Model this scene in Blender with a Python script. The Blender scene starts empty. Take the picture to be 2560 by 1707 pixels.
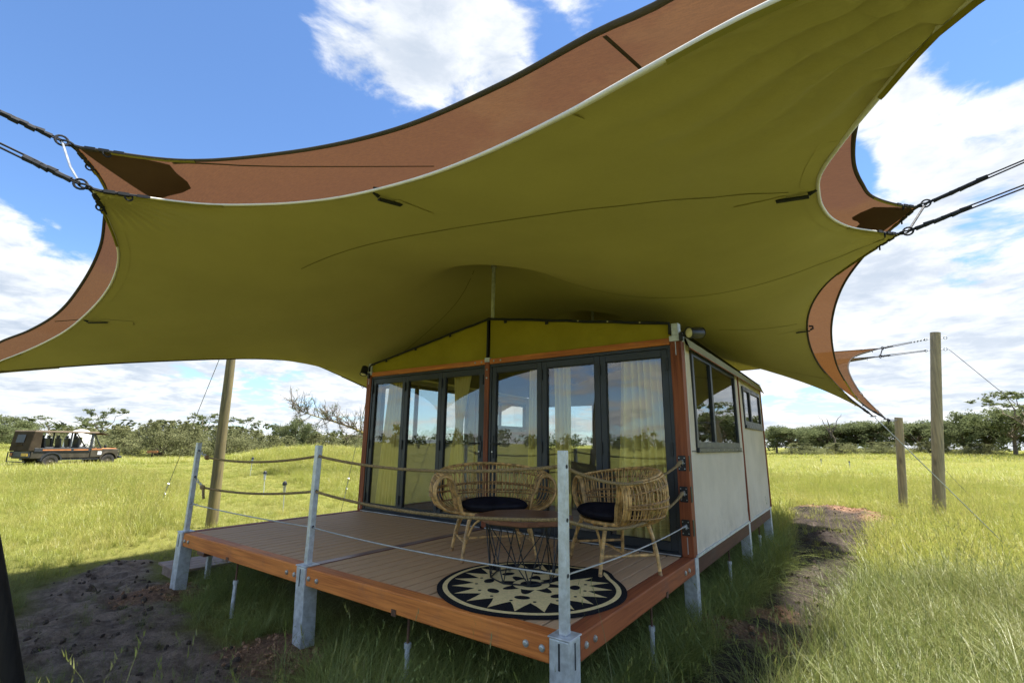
import bpy, bmesh, math, random
import numpy as np
from mathutils import Vector, Matrix, noise as mnoise
from mathutils.geometry import delaunay_2d_cdt

sc = bpy.context.scene
COL = sc.collection
R = math.radians
random.seed(7)
rng = np.random.default_rng(7)

# ------------------------------------------------------------------ camera
CAM = Vector((4.1609, -2.6407, 1.1))
cam_d = bpy.data.cameras.new('camera')
cam = bpy.data.objects.new('camera', cam_d)
COL.objects.link(cam)
rx, ux, fx = (0.813, 0.582, 0.012), (0.113, -0.177, 0.978), (-0.571, 0.794, 0.21)
rv = Vector(rx).normalized()
fv = Vector(fx); fv = (fv - rv * fv.dot(rv)).normalized()
uv_ = rv.cross(fv)
M = Matrix((rv, uv_, -fv)).transposed().to_4x4()
M.translation = CAM
cam.matrix_world = M
cam_d.sensor_width = 36.0
cam_d.lens = 1185.25 / 2560 * 36
cam_d.clip_start = 0.05
cam_d.clip_end = 3000
sc.camera = cam

# ------------------------------------------------------------------ light
SUN_EL, SUN_AZ = 70.0, 50.0     # azimuth of the sun, degrees from +X counter-clockwise
sun_dir = Vector((math.cos(R(SUN_EL)) * math.cos(R(SUN_AZ)), math.cos(R(SUN_EL)) * math.sin(R(SUN_AZ)), math.sin(R(SUN_EL))))
sun_d = bpy.data.lights.new('sun', 'SUN')
sun_d.energy = 4.2
sun_d.angle = R(4.0)      # sun veiled by thin cloud
sun_d.color = (1.0, 0.955, 0.88)
sun = bpy.data.objects.new('sun', sun_d)
COL.objects.link(sun)
sun.rotation_euler = sun_dir.to_track_quat('Z', 'Y').to_euler()

vs = sc.view_settings
vs.view_transform = 'Standard'
vs.look = 'None'
vs.exposure = 1.9
vs.gamma = 1.0
vs.use_curve_mapping = False


class NT:
    """small helper for writing node trees"""
    def __init__(self, tree):
        self.t = tree
        self.n = tree.nodes
        self.l = tree.links

    def add(self, typ, **kw):
        nd = self.n.new(typ)
        for k, v in kw.items():
            if k.startswith('in_'):
                key = k[3:]
                key = int(key) if key.isdigit() else key.replace('_', ' ')
                self.put(nd.inputs[key], v)
            else:
                setattr(nd, k, v)
        return nd

    def put(self, sock, v):
        if isinstance(v, bpy.types.NodeSocket):
            self.l.new(v, sock)
        elif isinstance(v, bpy.types.Node):
            self.l.new(v.outputs[0], sock)
        else:
            sock.default_value = v

    def math(self, op, a, b=0.0, c=0.0, clamp=False):
        nd = self.n.new('ShaderNodeMath')
        nd.operation = op
        nd.use_clamp = clamp
        self.put(nd.inputs[0], a)
        self.put(nd.inputs[1], b)
        self.put(nd.inputs[2], c)
        return nd.outputs[0]

    def vmath(self, op, a, b=(0, 0, 0)):
        nd = self.n.new('ShaderNodeVectorMath')
        nd.operation = op
        self.put(nd.inputs[0], a)
        if op == 'SCALE':
            self.put(nd.inputs['Scale'], b)
        else:
            self.put(nd.inputs[1], b)
        return nd.outputs['Value'] if op in ('DOT_PRODUCT', 'LENGTH', 'DISTANCE') else nd.outputs[0]

    def mapr(self, v, a, b, c=0.0, d=1.0, smooth=True):
        nd = self.n.new('ShaderNodeMapRange')
        nd.interpolation_type = 'SMOOTHSTEP' if smooth else 'LINEAR'
        self.put(nd.inputs[0], v)
        for i, x in zip((1, 2, 3, 4), (a, b, c, d)):
            self.put(nd.inputs[i], x)
        return nd.outputs[0]

    def mix(self, f, a, b, blend='MIX'):
        nd = self.n.new('ShaderNodeMix')
        nd.data_type = 'RGBA'
        nd.blend_type = blend
        self.put(nd.inputs[0], f)
        for i, x in ((6, a), (7, b)):
            if isinstance(x, tuple) and len(x) == 3:
                x = x + (1.0,)
            self.put(nd.inputs[i], x)
        return nd.outputs[2]

    def noise(self, vec, scale, detail=4.0, rough=0.55, dist=0.0):
        nd = self.n.new('ShaderNodeTexNoise')
        if vec is not None:
            self.put(nd.inputs['Vector'], vec)
        nd.inputs['Scale'].default_value = scale
        nd.inputs['Detail'].default_value = detail
        nd.inputs['Roughness'].default_value = rough
        nd.inputs['Distortion'].default_value = dist
        return nd.outputs[0]


# ------------------------------------------------------------------ world: daylight sky with cumulus cloud
world = bpy.data.worlds.new('World')
sc.world = world
world.use_nodes = True
w = NT(world.node_tree)
w.n.clear()
out = w.add('ShaderNodeOutputWorld')
bg = w.add('ShaderNodeBackground')
bg.inputs['Strength'].default_value = 0.12
w.l.new(bg.outputs[0], out.inputs[0])
sky = w.add('ShaderNodeTexSky', sky_type='NISHITA')
sky.sun_disc = False
sky.sun_elevation = R(SUN_EL)
sky.sun_rotation = R(90.0 - SUN_AZ)
sky.altitude = 1500
sky.air_density = 1.0
sky.dust_density = 0.2
sky.ozone_density = 3.0
tc = w.add('ShaderNodeTexCoord')
dirv = w.vmath('NORMALIZE', tc.outputs['Generated'])
sep = w.add('ShaderNodeSeparateXYZ')
w.l.new(dirv, sep.inputs[0])
zc = w.math('MAXIMUM', sep.outputs[2], 0.0)
den = w.math('ADD', zc, 0.16)
px_ = w.math('DIVIDE', sep.outputs[0], den)
py_ = w.math('DIVIDE', sep.outputs[1], den)
cmb = w.add('ShaderNodeCombineXYZ')
w.l.new(px_, cmb.inputs[0])
w.l.new(py_, cmb.inputs[1])
w.l.new(w.math('MULTIPLY', zc, 2.2), cmb.inputs[2])
pos = cmb.outputs[0]
warp = w.add('ShaderNodeTexNoise', in_Vector=pos, in_Scale=1.6, in_Detail=3.0)
wv = w.vmath('SCALE', w.vmath('SUBTRACT', warp.outputs[1], (0.5, 0.5, 0.5)), 0.30)
pos2 = w.vmath('ADD', pos, wv)


def cloud_noise(p):
    a = w.noise(p, 1.9, 12.0, 0.60)
    b = w.noise(w.vmath('ADD', p, (7.3, 2.1, 4.4)), 0.62, 2.0, 0.5)
    return w.math('ADD', w.math('MULTIPLY', a, 0.78), w.math('MULTIPLY', b, 0.22))


# large banks of cloud and open blue, as directions
BLOBS = [  # (direction, angular size (deg), amount)
    ((-0.780, 0.200, 0.590), 24, -0.20), ((-0.864, 0.230, 0.448), 14, -0.15), ((-0.929, 0.094, 0.357), 9, -0.13), ((-0.70, 0.31, 0.64), 9, -0.10),
    ((-0.600, 0.410, 0.688), 8, 0.22), ((-0.650, 0.350, 0.675), 5, 0.10), ((-0.500, 0.520, 0.690), 7, 0.14),
    ((-0.955, 0.125, 0.27), 12, 0.28), ((-0.985, 0.10, 0.14), 10, 0.16),
    ((0.18, 0.86, 0.47), 22, 0.10), ((0.16, 0.95, 0.26), 13, 0.07), ((0.05, 0.99, 0.12), 14, 0.09),
    ((0.225, 0.80, 0.56), 5, -0.16), ((0.19, 0.945, 0.29), 5, -0.17), ((0.045, 0.93, 0.36), 4, -0.18), ((0.02, 0.90, 0.44), 3, -0.12),
    ((-0.891, 0.442, 0.104), 15, 0.10),
    ((-0.45, 0.88, 0.2), 16, 0.08), ((0.75, -0.6, 0.35), 18, 0.06),
]
bias = None
for d, ang, amt in BLOBS:
    dv = Vector(d).normalized()
    dt = w.vmath('DOT_PRODUCT', dirv, tuple(dv))
    m = w.mapr(dt, math.cos(R(ang * 1.35)), math.cos(R(ang * 0.35)), 0.0, amt)
    bias = m if bias is None else w.math('ADD', bias, m)
nz = cloud_noise(pos2)
sd = Vector((sun_dir.x, sun_dir.y, 0.0))
nz_s = cloud_noise(w.vmath('ADD', pos2, (sun_dir.x * 0.13 - 0.02, sun_dir.y * 0.13, 0.09)))
dens = w.math('ADD', nz, bias)
alpha = w.mapr(dens, 0.485, 0.575)
thick = w.mapr(dens, 0.56, 0.78)
relief = w.mapr(w.math('SUBTRACT', nz, nz_s), -0.10, 0.08)
lit = w.math('MULTIPLY_ADD', relief, 0.70, 0.36)
lit = w.math('SUBTRACT', lit, w.math('MULTIPLY', thick, 0.22), clamp=True)
ccol = w.mix(lit, (1.15, 1.38, 1.70), (2.6, 2.65, 2.72))
# thin white air towards the horizon
hz = w.mapr(sep.outputs[2], 0.0, 0.32, 0.42, 0.0)
skyc = w.mix(hz, w.vmath('MULTIPLY', sky.outputs[0], (0.45, 0.53, 0.60)), (1.55, 1.9, 2.25))
final = w.mix(w.math('MULTIPLY', alpha, 0.97), skyc, ccol)
w.put(bg.inputs[0], final)


# ------------------------------------------------------------------ mesh helpers
def box_vf(c, s, rot=None):
    hx, hy, hz_ = s[0] / 2, s[1] / 2, s[2] / 2
    v = [Vector((x * hx, y * hy, z * hz_)) for x in (-1, 1) for y in (-1, 1) for z in (-1, 1)]
    if rot is not None:
        v = [rot @ q for q in v]
    v = [q + Vector(c) for q in v]
    f = [(0, 1, 3, 2), (4, 6, 7, 5), (0, 4, 5, 1), (2, 3, 7, 6), (0, 2, 6, 4), (1, 5, 7, 3)]
    return v, f


class MB:
    def __init__(self):
        self.v = []
        self.f = []
        self.mi = []
        self.cur = 0

    def raw(self, v, f):
        o = len(self.v)
        self.v += [tuple(q) for q in v]
        self.f += [tuple(i + o for i in q) for q in f]
        self.mi += [self.cur] * len(f)
        return self

    def box(self, c, s, rot=None):
        return self.raw(*box_vf(c, s, rot))

    def bb(self, a, b):
        a, b = Vector(a), Vector(b)
        return self.box((a + b) / 2, [abs(q) for q in (b - a)])

    def beam(self, a, b, wd, ht, up=(0, 0, 1)):
        """square bar from a to b"""
        a, b = Vector(a), Vector(b)
        d = (b - a)
        L = d.length
        y = d.normalized()
        x = y.cross(Vector(up))
        if x.length < 1e-4:
            x = y.cross(Vector((1, 0, 0)))
        x.normalize()
        z = x.cross(y)
        m = Matrix((x, y, z)).transposed()
        return self.box((a + b) / 2, (wd, L, ht), m)

    def tube(self, pts, r, n=8, closed=False, caps=True):
        pts = [Vector(q) for q in pts]
        k = len(pts)
        rr = r if isinstance(r, (list, tuple)) else [r] * k
        tang = []
        for i in range(k):
            if closed:
                t = pts[(i + 1) % k] - pts[i - 1]
            else:
                t = pts[min(i + 1, k - 1)] - pts[max(i - 1, 0)]
            if t.length < 1e-9:
                t = Vector((0, 0, 1))
            tang.append(t.normalized())
        ref = Vector((0, 0, 1)) if abs(tang[0].z) < 0.9 else Vector((1, 0, 0))
        nrm = (ref - tang[0] * ref.dot(tang[0])).normalized()
        vs_, fs = [], []
        for i in range(k):
            nrm = nrm - tang[i] * nrm.dot(tang[i])
            if nrm.length < 1e-6:
                nrm = tang[i].orthogonal()
            nrm.normalize()
            bn = tang[i].cross(nrm)
            for j in range(n):
                a = 2 * math.pi * j / n
                vs_.append(pts[i] + (nrm * math.cos(a) + bn * math.sin(a)) * rr[i])
        for i in range(k if closed else k - 1):
            i2 = (i + 1) % k
            for j in range(n):
                j2 = (j + 1) % n
                fs.append((i * n + j, i * n + j2, i2 * n + j2, i2 * n + j))
        if caps and not closed:
            fs.append(tuple(range(n - 1, -1, -1)))
            fs.append(tuple((k - 1) * n + j for j in range(n)))
        return self.raw(vs_, fs)

    def prism(self, poly, z0, z1, xf=None):
        k = len(poly)
        v = [Vector((q[0], q[1], z0)) for q in poly] + [Vector((q[0], q[1], z1)) for q in poly]
        if xf is not None:
            v = [xf @ q for q in v]
        f = [tuple(range(k - 1, -1, -1)), tuple(range(k, 2 * k))]
        f += [(i, (i + 1) % k, k + (i + 1) % k, k + i) for i in range(k)]
        return self.raw(v, f)

    def torus(self, c, R_, r, axis=(0, 0, 1), n=14, m=6, sx=1.0):
        ax = Vector(axis).normalized()
        x = ax.orthogonal().normalized()
        y = ax.cross(x)
        pts = [Vector(c) + x * math.cos(t) * R_ * sx + y * math.sin(t) * R_ for t in [2 * math.pi * i / n for i in range(n)]]
        return self.tube(pts, r, m, closed=True)

    def lathe(self, prof, c=(0, 0, 0), axis=(0, 0, 1), n=16, caps=True):
        ax = Vector(axis).normalized()
        x = ax.orthogonal().normalized()
        y = ax.cross(x)
        v, f = [], []
        for r, h in prof:
            for j in range(n):
                a = 2 * math.pi * j / n
                v.append(Vector(c) + ax * h + (x * math.cos(a) + y * math.sin(a)) * r)
        for i in range(len(prof) - 1):
            for j in range(n):
                j2 = (j + 1) % n
                f.append((i * n + j, i * n + j2, (i + 1) * n + j2, (i + 1) * n + j))
        if caps:
            f.append(tuple(range(n - 1, -1, -1)))
            f.append(tuple((len(prof) - 1) * n + j for j in range(n)))
        return self.raw(v, f)

    def grid(self, fn, nu, nv):
        v = [fn(i / nu, j / nv) for i in range(nu + 1) for j in range(nv + 1)]
        f = [(i * (nv + 1) + j, (i + 1) * (nv + 1) + j, (i + 1) * (nv + 1) + j + 1, i * (nv + 1) + j + 1)
             for i in range(nu) for j in range(nv)]
        return self.raw(v, f)

    def build(self, name, mat, parent=None, smooth=False, bevel=0.0, seg=1, loc=None):
        me = bpy.data.meshes.new(name)
        me.from_pydata([tuple(q) for q in self.v], [], self.f)
        mats = mat if isinstance(mat, (list, tuple)) else [mat]
        for m_ in mats:
            me.materials.append(m_)
        if len(mats) > 1:
            me.polygons.foreach_set('material_index', self.mi)
        bm = bmesh.new()
        bm.from_mesh(me)
        if bevel > 0:
            ed = [e for e in bm.edges if len(e.link_faces) == 2 and e.calc_face_angle(0) > 0.6]
            bmesh.ops.bevel(bm, geom=ed, offset=bevel, segments=seg, affect='EDGES', profile=0.6, clamp_overlap=True)
        bmesh.ops.recalc_face_normals(bm, faces=bm.faces)
        bm.to_mesh(me)
        bm.free()
        if smooth:
            me.polygons.foreach_set('use_smooth', [True] * len(me.polygons))
            if smooth == 'auto':
                me.set_sharp_from_angle(angle=R(40))
        me.update()
        o = bpy.data.objects.new(name, me)
        COL.objects.link(o)
        if parent is not None:
            o.parent = parent
        if loc is not None:
            o.location = loc
        return o


def tag(o, label=None, cat=None, group=None, kind=None):
    if label: o['label'] = label
    if cat: o['category'] = cat
    if group: o['group'] = group
    if kind: o['kind'] = kind
    return o


def thing(name, loc, label, cat, group=None, rz=0.0):
    o = bpy.data.objects.new(name, None)
    o.empty_display_size = 0.1
    o.location = loc
    o.rotation_euler = (0, 0, rz)
    COL.objects.link(o)
    return tag(o, label, cat, group)


def put(o, root):
    """parent o (built in world space) to root without moving it"""
    o.parent = root
    o.matrix_parent_inverse = Matrix.Translation(-Vector(root.location)) if root.rotation_euler.z == 0 else (
        Matrix.Translation(root.location) @ Matrix.Rotation(root.rotation_euler.z, 4, 'Z')).inverted()
    return o


def copy_obj(o, parent=None, loc=None):
    c = o.copy()
    COL.objects.link(c)
    if parent is not None:
        c.parent = parent
    if loc is not None:
        c.location = loc
    return c


def copy_tree(o, parent=None):
    c = copy_obj(o, parent)
    for ch in list(o.children):
        copy_tree(ch, c)
    return c


# ------------------------------------------------------------------ materials
def pbr(name, col, rough=0.6, metal=0.0, var=0.12, vscale=6.0, bump=0.0, bscale=60.0, stretch=(1, 1, 1), col2=None,
        spec=0.5, detail=5.0, coords='Object', rvar=0.1):
    m = bpy.data.materials.new(name)
    m.use_nodes = True
    t = NT(m.node_tree)
    b = t.n['Principled BSDF']
    tcn = t.add('ShaderNodeTexCoord')
    mp = t.add('ShaderNodeMapping')
    t.l.new(tcn.outputs[coords], mp.inputs[0])
    mp.inputs['Scale'].default_value = stretch
    n1 = t.noise(mp.outputs[0], vscale, detail, 0.6)
    c2 = col2 if col2 else tuple(c * (1 - var * 2.2) for c in col)
    c1 = col if col2 else tuple(min(1, c * (1 + var)) for c in col)
    t.put(b.inputs['Base Color'], t.mix(t.mapr(n1, 0.3, 0.7), c2, c1))
    t.put(b.inputs['Roughness'], t.mapr(n1, 0.2, 0.8, max(0.02, rough - rvar), min(1, rough + rvar)))
    b.inputs['Metallic'].default_value = metal
    b.inputs['Specular IOR Level'].default_value = spec
    if bump > 0:
        n2 = t.noise(mp.outputs[0], bscale, 4.0, 0.6)
        bp = t.add('ShaderNodeBump', in_Strength=bump, in_Distance=0.01, in_Height=n2)
        t.l.new(bp.outputs[0], b.inputs['Normal'])
    return m


def wood(name, light, dark, axis, rough=0.58, ringscale=9.0, spec=0.25, knots=True):
    """long grained timber: axis = index of the grain direction"""
    m = bpy.data.materials.new(name)
    m.use_nodes = True
    t = NT(m.node_tree)
    b = t.n['Principled BSDF']
    tcn = t.add('ShaderNodeTexCoord')
    st = [1.0, 1.0, 1.0]
    st[axis] = 0.045
    mp = t.add('ShaderNodeMapping')
    t.l.new(tcn.outputs['Object'], mp.inputs[0])
    mp.inputs['Scale'].default_value = st
    g1 = t.noise(mp.outputs[0], ringscale * 4, 6.0, 0.65, 0.6)
    st2 = [1.0, 1.0, 1.0]
    st2[axis] = 0.3
    mp2 = t.add('ShaderNodeMapping')
    t.l.new(tcn.outputs['Object'], mp2.inputs[0])
    mp2.inputs['Scale'].default_value = st2
    g2 = t.noise(mp2.outputs[0], 3.0, 3.0, 0.5)
    fac = t.math('ADD', t.math('MULTIPLY', g1, 0.65), t.math('MULTIPLY', g2, 0.45))
    c = t.mix(t.mapr(fac, 0.40, 0.68), dark, light)
    g3 = t.noise(tcn.outputs['Object'], 1.7, 6.0, 0.7)
    c = t.mix(t.mapr(g3, 0.52, 0.72, 0.0, 0.45), c, tuple(0.55 * q + 0.06 for q in dark))
    if knots:
        vo = t.add('ShaderNodeTexVoronoi', in_Scale=2.3)
        t.l.new(mp2.outputs[0], vo.inputs['Vector'])
        kn = t.mapr(vo.outputs['Distance'], 0.02, 0.11, 0.55, 0.0)
        c = t.mix(kn, c, tuple(q * 0.25 for q in dark))
    t.put(b.inputs['Base Color'], c)
    b.inputs['Roughness'].default_value = rough
    b.inputs['Specular IOR Level'].default_value = spec
    bp = t.add('ShaderNodeBump', in_Strength=0.25, in_Distance=0.004, in_Height=g1)
    t.l.new(bp.outputs[0], b.inputs['Normal'])
    return m


def cloth(name, col, trans=0.0, tcol=None, transp=0.0, weave=0.0, wscale=300.0, var=0.08, vscale=1.5, rough=0.8, gloss=0.0, wrinkle=0.0, coords='Object'):
    m = bpy.data.materials.new(name)
    m.use_nodes = True
    t = NT(m.node_tree)
    t.n.clear()
    o = t.add('ShaderNodeOutputMaterial')
    tcn = t.add('ShaderNodeTexCoord')
    n1 = t.noise(tcn.outputs[coords], vscale, 5.0, 0.6)
    n1 = t.mapr(n1, 0.3, 0.7)
    c = t.mix(n1, tuple(q * (1 - var * 1.6) for q in col), tuple(min(1, q * (1 + var)) for q in col))
    nrm = None
    if weave > 0:
        mpa = t.add('ShaderNodeMapping')
        t.l.new(tcn.outputs[coords], mpa.inputs[0])
        mpa.inputs['Scale'].default_value = (0.14, 1.0, 1.0)
        mpa.inputs['Rotation'].default_value = (0, 0, 0.35)
        n2 = t.noise(mpa.outputs[0], wscale, 3.0, 0.6)
        n3 = t.noise(tcn.outputs[coords], wscale * 1.6, 2.0, 0.6)
        h = t.math('ADD', t.math('MULTIPLY', n2, 0.6), t.math('MULTIPLY', n3, 0.4))
        c = t.mix(t.mapr(h, 0.36, 0.62, weave, 0.0), c, tuple(q * 0.40 for q in col))
    d = t.add('ShaderNodeBsdfDiffuse', in_Color=c, in_Roughness=0.5)
    sh = d.outputs[0]
    if trans > 0:
        tr = t.add('ShaderNodeBsdfTranslucent')
        t.put(tr.inputs[0], c if tcol is None else t.mix(0.75, c, tcol))
        mx = t.add('ShaderNodeMixShader', in_0=trans)
        t.l.new(sh, mx.inputs[1])
        t.l.new(tr.outputs[0], mx.inputs[2])
        sh = mx.outputs[0]
    if gloss > 0:
        gl = t.add('ShaderNodeBsdfGlossy', in_Roughness=rough * 0.6)
        mx = t.add('ShaderNodeMixShader', in_0=gloss)
        t.l.new(sh, mx.inputs[1])
        t.l.new(gl.outputs[0], mx.inputs[2])
        sh = mx.outputs[0]
    if transp > 0:
        tp = t.add('ShaderNodeBsdfTransparent')
        mx = t.add('ShaderNodeMixShader', in_0=transp)
        t.l.new(sh, mx.inputs[1])
        t.l.new(tp.outputs[0], mx.inputs[2])
        sh = mx.outputs[0]
    if wrinkle > 0:
        n3 = t.noise(tcn.outputs[coords], 2.2, 4.0, 0.55, 0.8)
        bp = t.add('ShaderNodeBump', in_Strength=wrinkle, in_Distance=0.05, in_Height=n3)
        t.l.new(bp.outputs[0], d.inputs['Normal'])
    t.l.new(sh, o.inputs[0])
    return m


def glass_mat(name, tint=(0.97, 0.98, 0.97), f0=0.095):
    m = bpy.data.materials.new(name)
    m.use_nodes = True
    t = NT(m.node_tree)
    t.n.clear()
    o = t.add('ShaderNodeOutputMaterial')
    tp = t.add('ShaderNodeBsdfTransparent')
    tp.inputs[0].default_value = tint + (1,)
    gl = t.add('ShaderNodeBsdfGlossy', in_Roughness=0.0)
    geo = t.add('ShaderNodeNewGeometry')
    cs_ = t.math('ABSOLUTE', t.vmath('DOT_PRODUCT', geo.outputs['Incoming'], geo.outputs['Normal']))
    sch = t.math('POWER', t.math('SUBTRACT', 1.0, cs_, clamp=True), 5.0)
    fr = t.math('MULTIPLY_ADD', sch, 1.0 - f0, f0, clamp=True)
    tcn = t.add('ShaderNodeTexCoord')
    nn = t.noise(tcn.outputs['Object'], 1.3, 2.0, 0.5)
    bp = t.add('ShaderNodeBump', in_Strength=0.02, in_Distance=0.05, in_Height=nn)
    t.l.new(bp.outputs[0], gl.inputs['Normal'])
    mx = t.add('ShaderNodeMixShader', in_0=fr)
    t.l.new(tp.outputs[0], mx.inputs[1])
    t.l.new(gl.outputs[0], mx.inputs[2])
    t.l.new(mx.outputs[0], o.inputs[0])
    return m


MT = {}
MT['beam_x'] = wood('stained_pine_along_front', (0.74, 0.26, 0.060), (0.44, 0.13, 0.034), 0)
MT['beam_y'] = wood('shaded_pine_along_side', (0.38, 0.115, 0.042), (0.20, 0.056, 0.026), 1)  # same pine as the front, with the side's shade put into the colour
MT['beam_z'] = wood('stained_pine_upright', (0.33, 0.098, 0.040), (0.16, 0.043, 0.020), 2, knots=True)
MT['dark_beam'] = wood('dark_stained_beam', (0.10, 0.040, 0.028), (0.055, 0.022, 0.016), 1)
MT['strip'] = wood('weathered_strip', (0.24, 0.12, 0.09), (0.13, 0.062, 0.05), 1, rough=0.35, knots=False)
MT['board'] = pbr('composite_board', (0.60, 0.385, 0.215), 0.62, var=0.05, vscale=7, bump=0.12, bscale=24, stretch=(6, 0.6, 1), spec=0.18)
MT['step'] = wood('weathered_step_board', (0.34, 0.25, 0.20), (0.20, 0.14, 0.11), 1, rough=0.6, knots=False)
MT['galv'] = pbr('galvanised_steel', (0.62, 0.655, 0.68), 0.48, metal=0.45, var=0.10, vscale=22, bump=0.08, bscale=120, rvar=0.12)
MT['bolt'] = pbr('zinc_bolt', (0.55, 0.56, 0.56), 0.4, metal=0.8)
MT['rust'] = pbr('rusty_steel', (0.16, 0.085, 0.05), 0.75, metal=0.3, var=0.25, vscale=40)
MT['slot'] = pbr('dark_slot', (0.03, 0.032, 0.035), 0.8)
MT['alu'] = pbr('black_aluminium', (0.022, 0.027, 0.033), 0.42, var=0.06, bump=0.05, bscale=300, spec=0.5)
MT['black'] = pbr('black_steel', (0.014, 0.015, 0.017), 0.45, var=0.1)
MT['strap'] = pbr('black_webbing', (0.015, 0.017, 0.022), 0.8, var=0.2, vscale=60)
MT['canvas'] = cloth('grey_canvas', (0.73, 0.645, 0.51), trans=0.05, weave=0.10, wscale=500, var=0.05, wrinkle=0.6)
_t = NT(MT['canvas'].node_tree)
_d = next(n for n in _t.n if n.type == 'BSDF_DIFFUSE')
_src = _d.inputs[0].links[0].from_socket
_tc = _t.add('ShaderNodeTexCoord').outputs['Object']
_sp = _t.add('ShaderNodeSeparateXYZ')
_t.l.new(_tc, _sp.inputs[0])
_mp = _t.add('ShaderNodeMapping')
_t.l.new(_tc, _mp.inputs[0])
_mp.inputs['Scale'].default_value = (1, 1, 0.12)
_str = _t.mapr(_t.noise(_mp.outputs[0], 9.0, 5.0, 0.65), 0.50, 0.72, 0.0, 0.05)
_low = _t.math('MULTIPLY', _t.mapr(_sp.outputs[2], 0.0, 0.35, 0.22, 0.0), _t.mapr(_t.noise(_tc, 7.0, 6.0, 0.7), 0.40, 0.66))
_t.put(_d.inputs[0], _t.mix(_t.math('ADD', _str, _low, clamp=True), _src, (0.30, 0.25, 0.19)))
MT['olive_canvas'] = cloth('olive_canvas', (0.42, 0.345, 0.040), trans=0.10, weave=0.1, wscale=400, var=0.08, wrinkle=0.6)
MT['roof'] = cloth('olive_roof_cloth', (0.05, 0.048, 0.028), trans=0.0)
MT['ripstop'] = cloth('inner_canvas', (0.40, 0.38, 0.27), trans=0.10, var=0.05)
MT['pvc'] = cloth('olive_pvc_membrane', (0.53, 0.462, 0.195), trans=0.0, tcol=(0.34, 0.30, 0.05), var=0.05, vscale=0.7, gloss=0.02, rough=0.6, weave=0.10, wscale=220, wrinkle=0.10)
MT['net'] = cloth('brown_shade_net', (0.140, 0.067, 0.026), trans=0.24, tcol=(0.19, 0.083, 0.025), transp=0.03, weave=1.0, wscale=95, var=0.10, vscale=2.5)
MT['net_patch'] = cloth('dark_net_patch', (0.10, 0.068, 0.042), trans=0.25, var=0.08)
MT['hem'] = cloth('grey_brown_hem', (0.10, 0.085, 0.07), trans=0.05)
MT['seam'] = cloth('dark_seam_cloth', (0.22, 0.195, 0.078))  # seams in a darker olive than the membrane
MT['piping'] = pbr('white_piping', (0.80, 0.76, 0.68), 0.6, var=0.04)
MT['yellow_tape'] = cloth('yellow_green_webbing', (0.32, 0.27, 0.05), trans=0.2)
MT['rope'] = pbr('sisal_rope', (0.36, 0.25, 0.115), 0.9, var=0.25, vscale=70, bump=0.9, bscale=140)
MT['wire'] = pbr('steel_cable', (0.50, 0.52, 0.53), 0.4, metal=0.7, var=0.1)
MT['darkwire'] = pbr('grey_guy_wire', (0.16, 0.17, 0.18), 0.5, metal=0.5)
MT['pole'] = wood('weathered_eucalyptus_pole', (0.46, 0.37, 0.22), (0.24, 0.20, 0.125), 2, rough=0.75, ringscale=7.0)
MT['dark_pole'] = wood('dark_timber_pole', (0.034, 0.028, 0.022), (0.015, 0.013, 0.012), 2, rough=0.8)  # dark timber, darkened further to put shade into its colour
MT['green_pole'] = wood('lichened_pole', (0.23, 0.19, 0.085), (0.10, 0.09, 0.06), 2, rough=0.8, ringscale=6.0)
MT['rattan'] = pbr('golden_rattan', (0.66, 0.40, 0.145), 0.42, var=0.28, vscale=16, bump=0.3, bscale=90, spec=0.5)
MT['rattan_dark'] = pbr('brown_rattan_binding', (0.40, 0.22, 0.08), 0.5, var=0.25, vscale=30, bump=0.5, bscale=120)
MT['cushion'] = cloth('navy_black_velvet', (0.013, 0.012, 0.018), var=0.25, vscale=8, gloss=0.015, rough=0.7)
MT['walnut'] = wood('walnut_table_top', (0.235, 0.098, 0.055), (0.11, 0.044, 0.026), 0, rough=0.34, ringscale=7, knots=False)
MT['rug_black'] = pbr('black_rug_pile', (0.020, 0.021, 0.026), 0.95, var=0.3, vscale=120, bump=0.8, bscale=500, spec=0.1)
MT['rug_cream'] = pbr('cream_rug_pile', (0.86, 0.68, 0.33), 0.95, var=0.06, vscale=50, bump=0.45, bscale=450, spec=0.1)
MT['curtain'] = cloth('olive_cream_curtain', (0.90, 0.79, 0.33), trans=0.25, tcol=(0.85, 0.76, 0.38), var=0.05)
MT['glass'] = glass_mat('door_glass')
MT['glass_side'] = glass_mat('window_glass', tint=(0.75, 0.77, 0.74), f0=0.07)
MT['lens'] = pbr('lamp_lens', (0.75, 0.68, 0.42), 0.08, var=0.1, spec=0.9)
MT['floor'] = pbr('interior_floor', (0.18, 0.12, 0.08), 0.4)
MT['white'] = pbr('white_paint', (0.72, 0.72, 0.70), 0.5, var=0.05)
MT['orange'] = pbr('orange_paint', (0.50, 0.19, 0.06), 0.45, var=0.08)
MT['yellow'] = pbr('yellow_plate', (0.68, 0.42, 0.05), 0.45, var=0.06)
MT['veh_brown'] = pbr('khaki_brown_paint', (0.060, 0.050, 0.032), 0.5, var=0.15, vscale=3)
MT['veh_canvas'] = cloth('brown_vehicle_canvas', (0.080, 0.062, 0.042), trans=0.05, var=0.12, wrinkle=0.6)
MT['veh_roof'] = cloth('beige_vehicle_roof', (0.26, 0.20, 0.15), var=0.1)
MT['veh_dark'] = pbr('charcoal_paint', (0.030, 0.033, 0.038), 0.45)
MT['tyre'] = pbr('dusty_tyre', (0.05, 0.046, 0.04), 0.9, var=0.25, vscale=12)
MT['bark'] = pbr('grey_bark', (0.17, 0.135, 0.095), 0.9, var=0.3, vscale=9, bump=0.6, bscale=30, stretch=(1, 1, 0.3))
MT['bark_yellow'] = pbr('yellow_bark', (0.30, 0.23, 0.075), 0.85, var=0.25, vscale=6)

# ------------------------------------------------------------------ ground
ZG = -0.70


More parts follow.
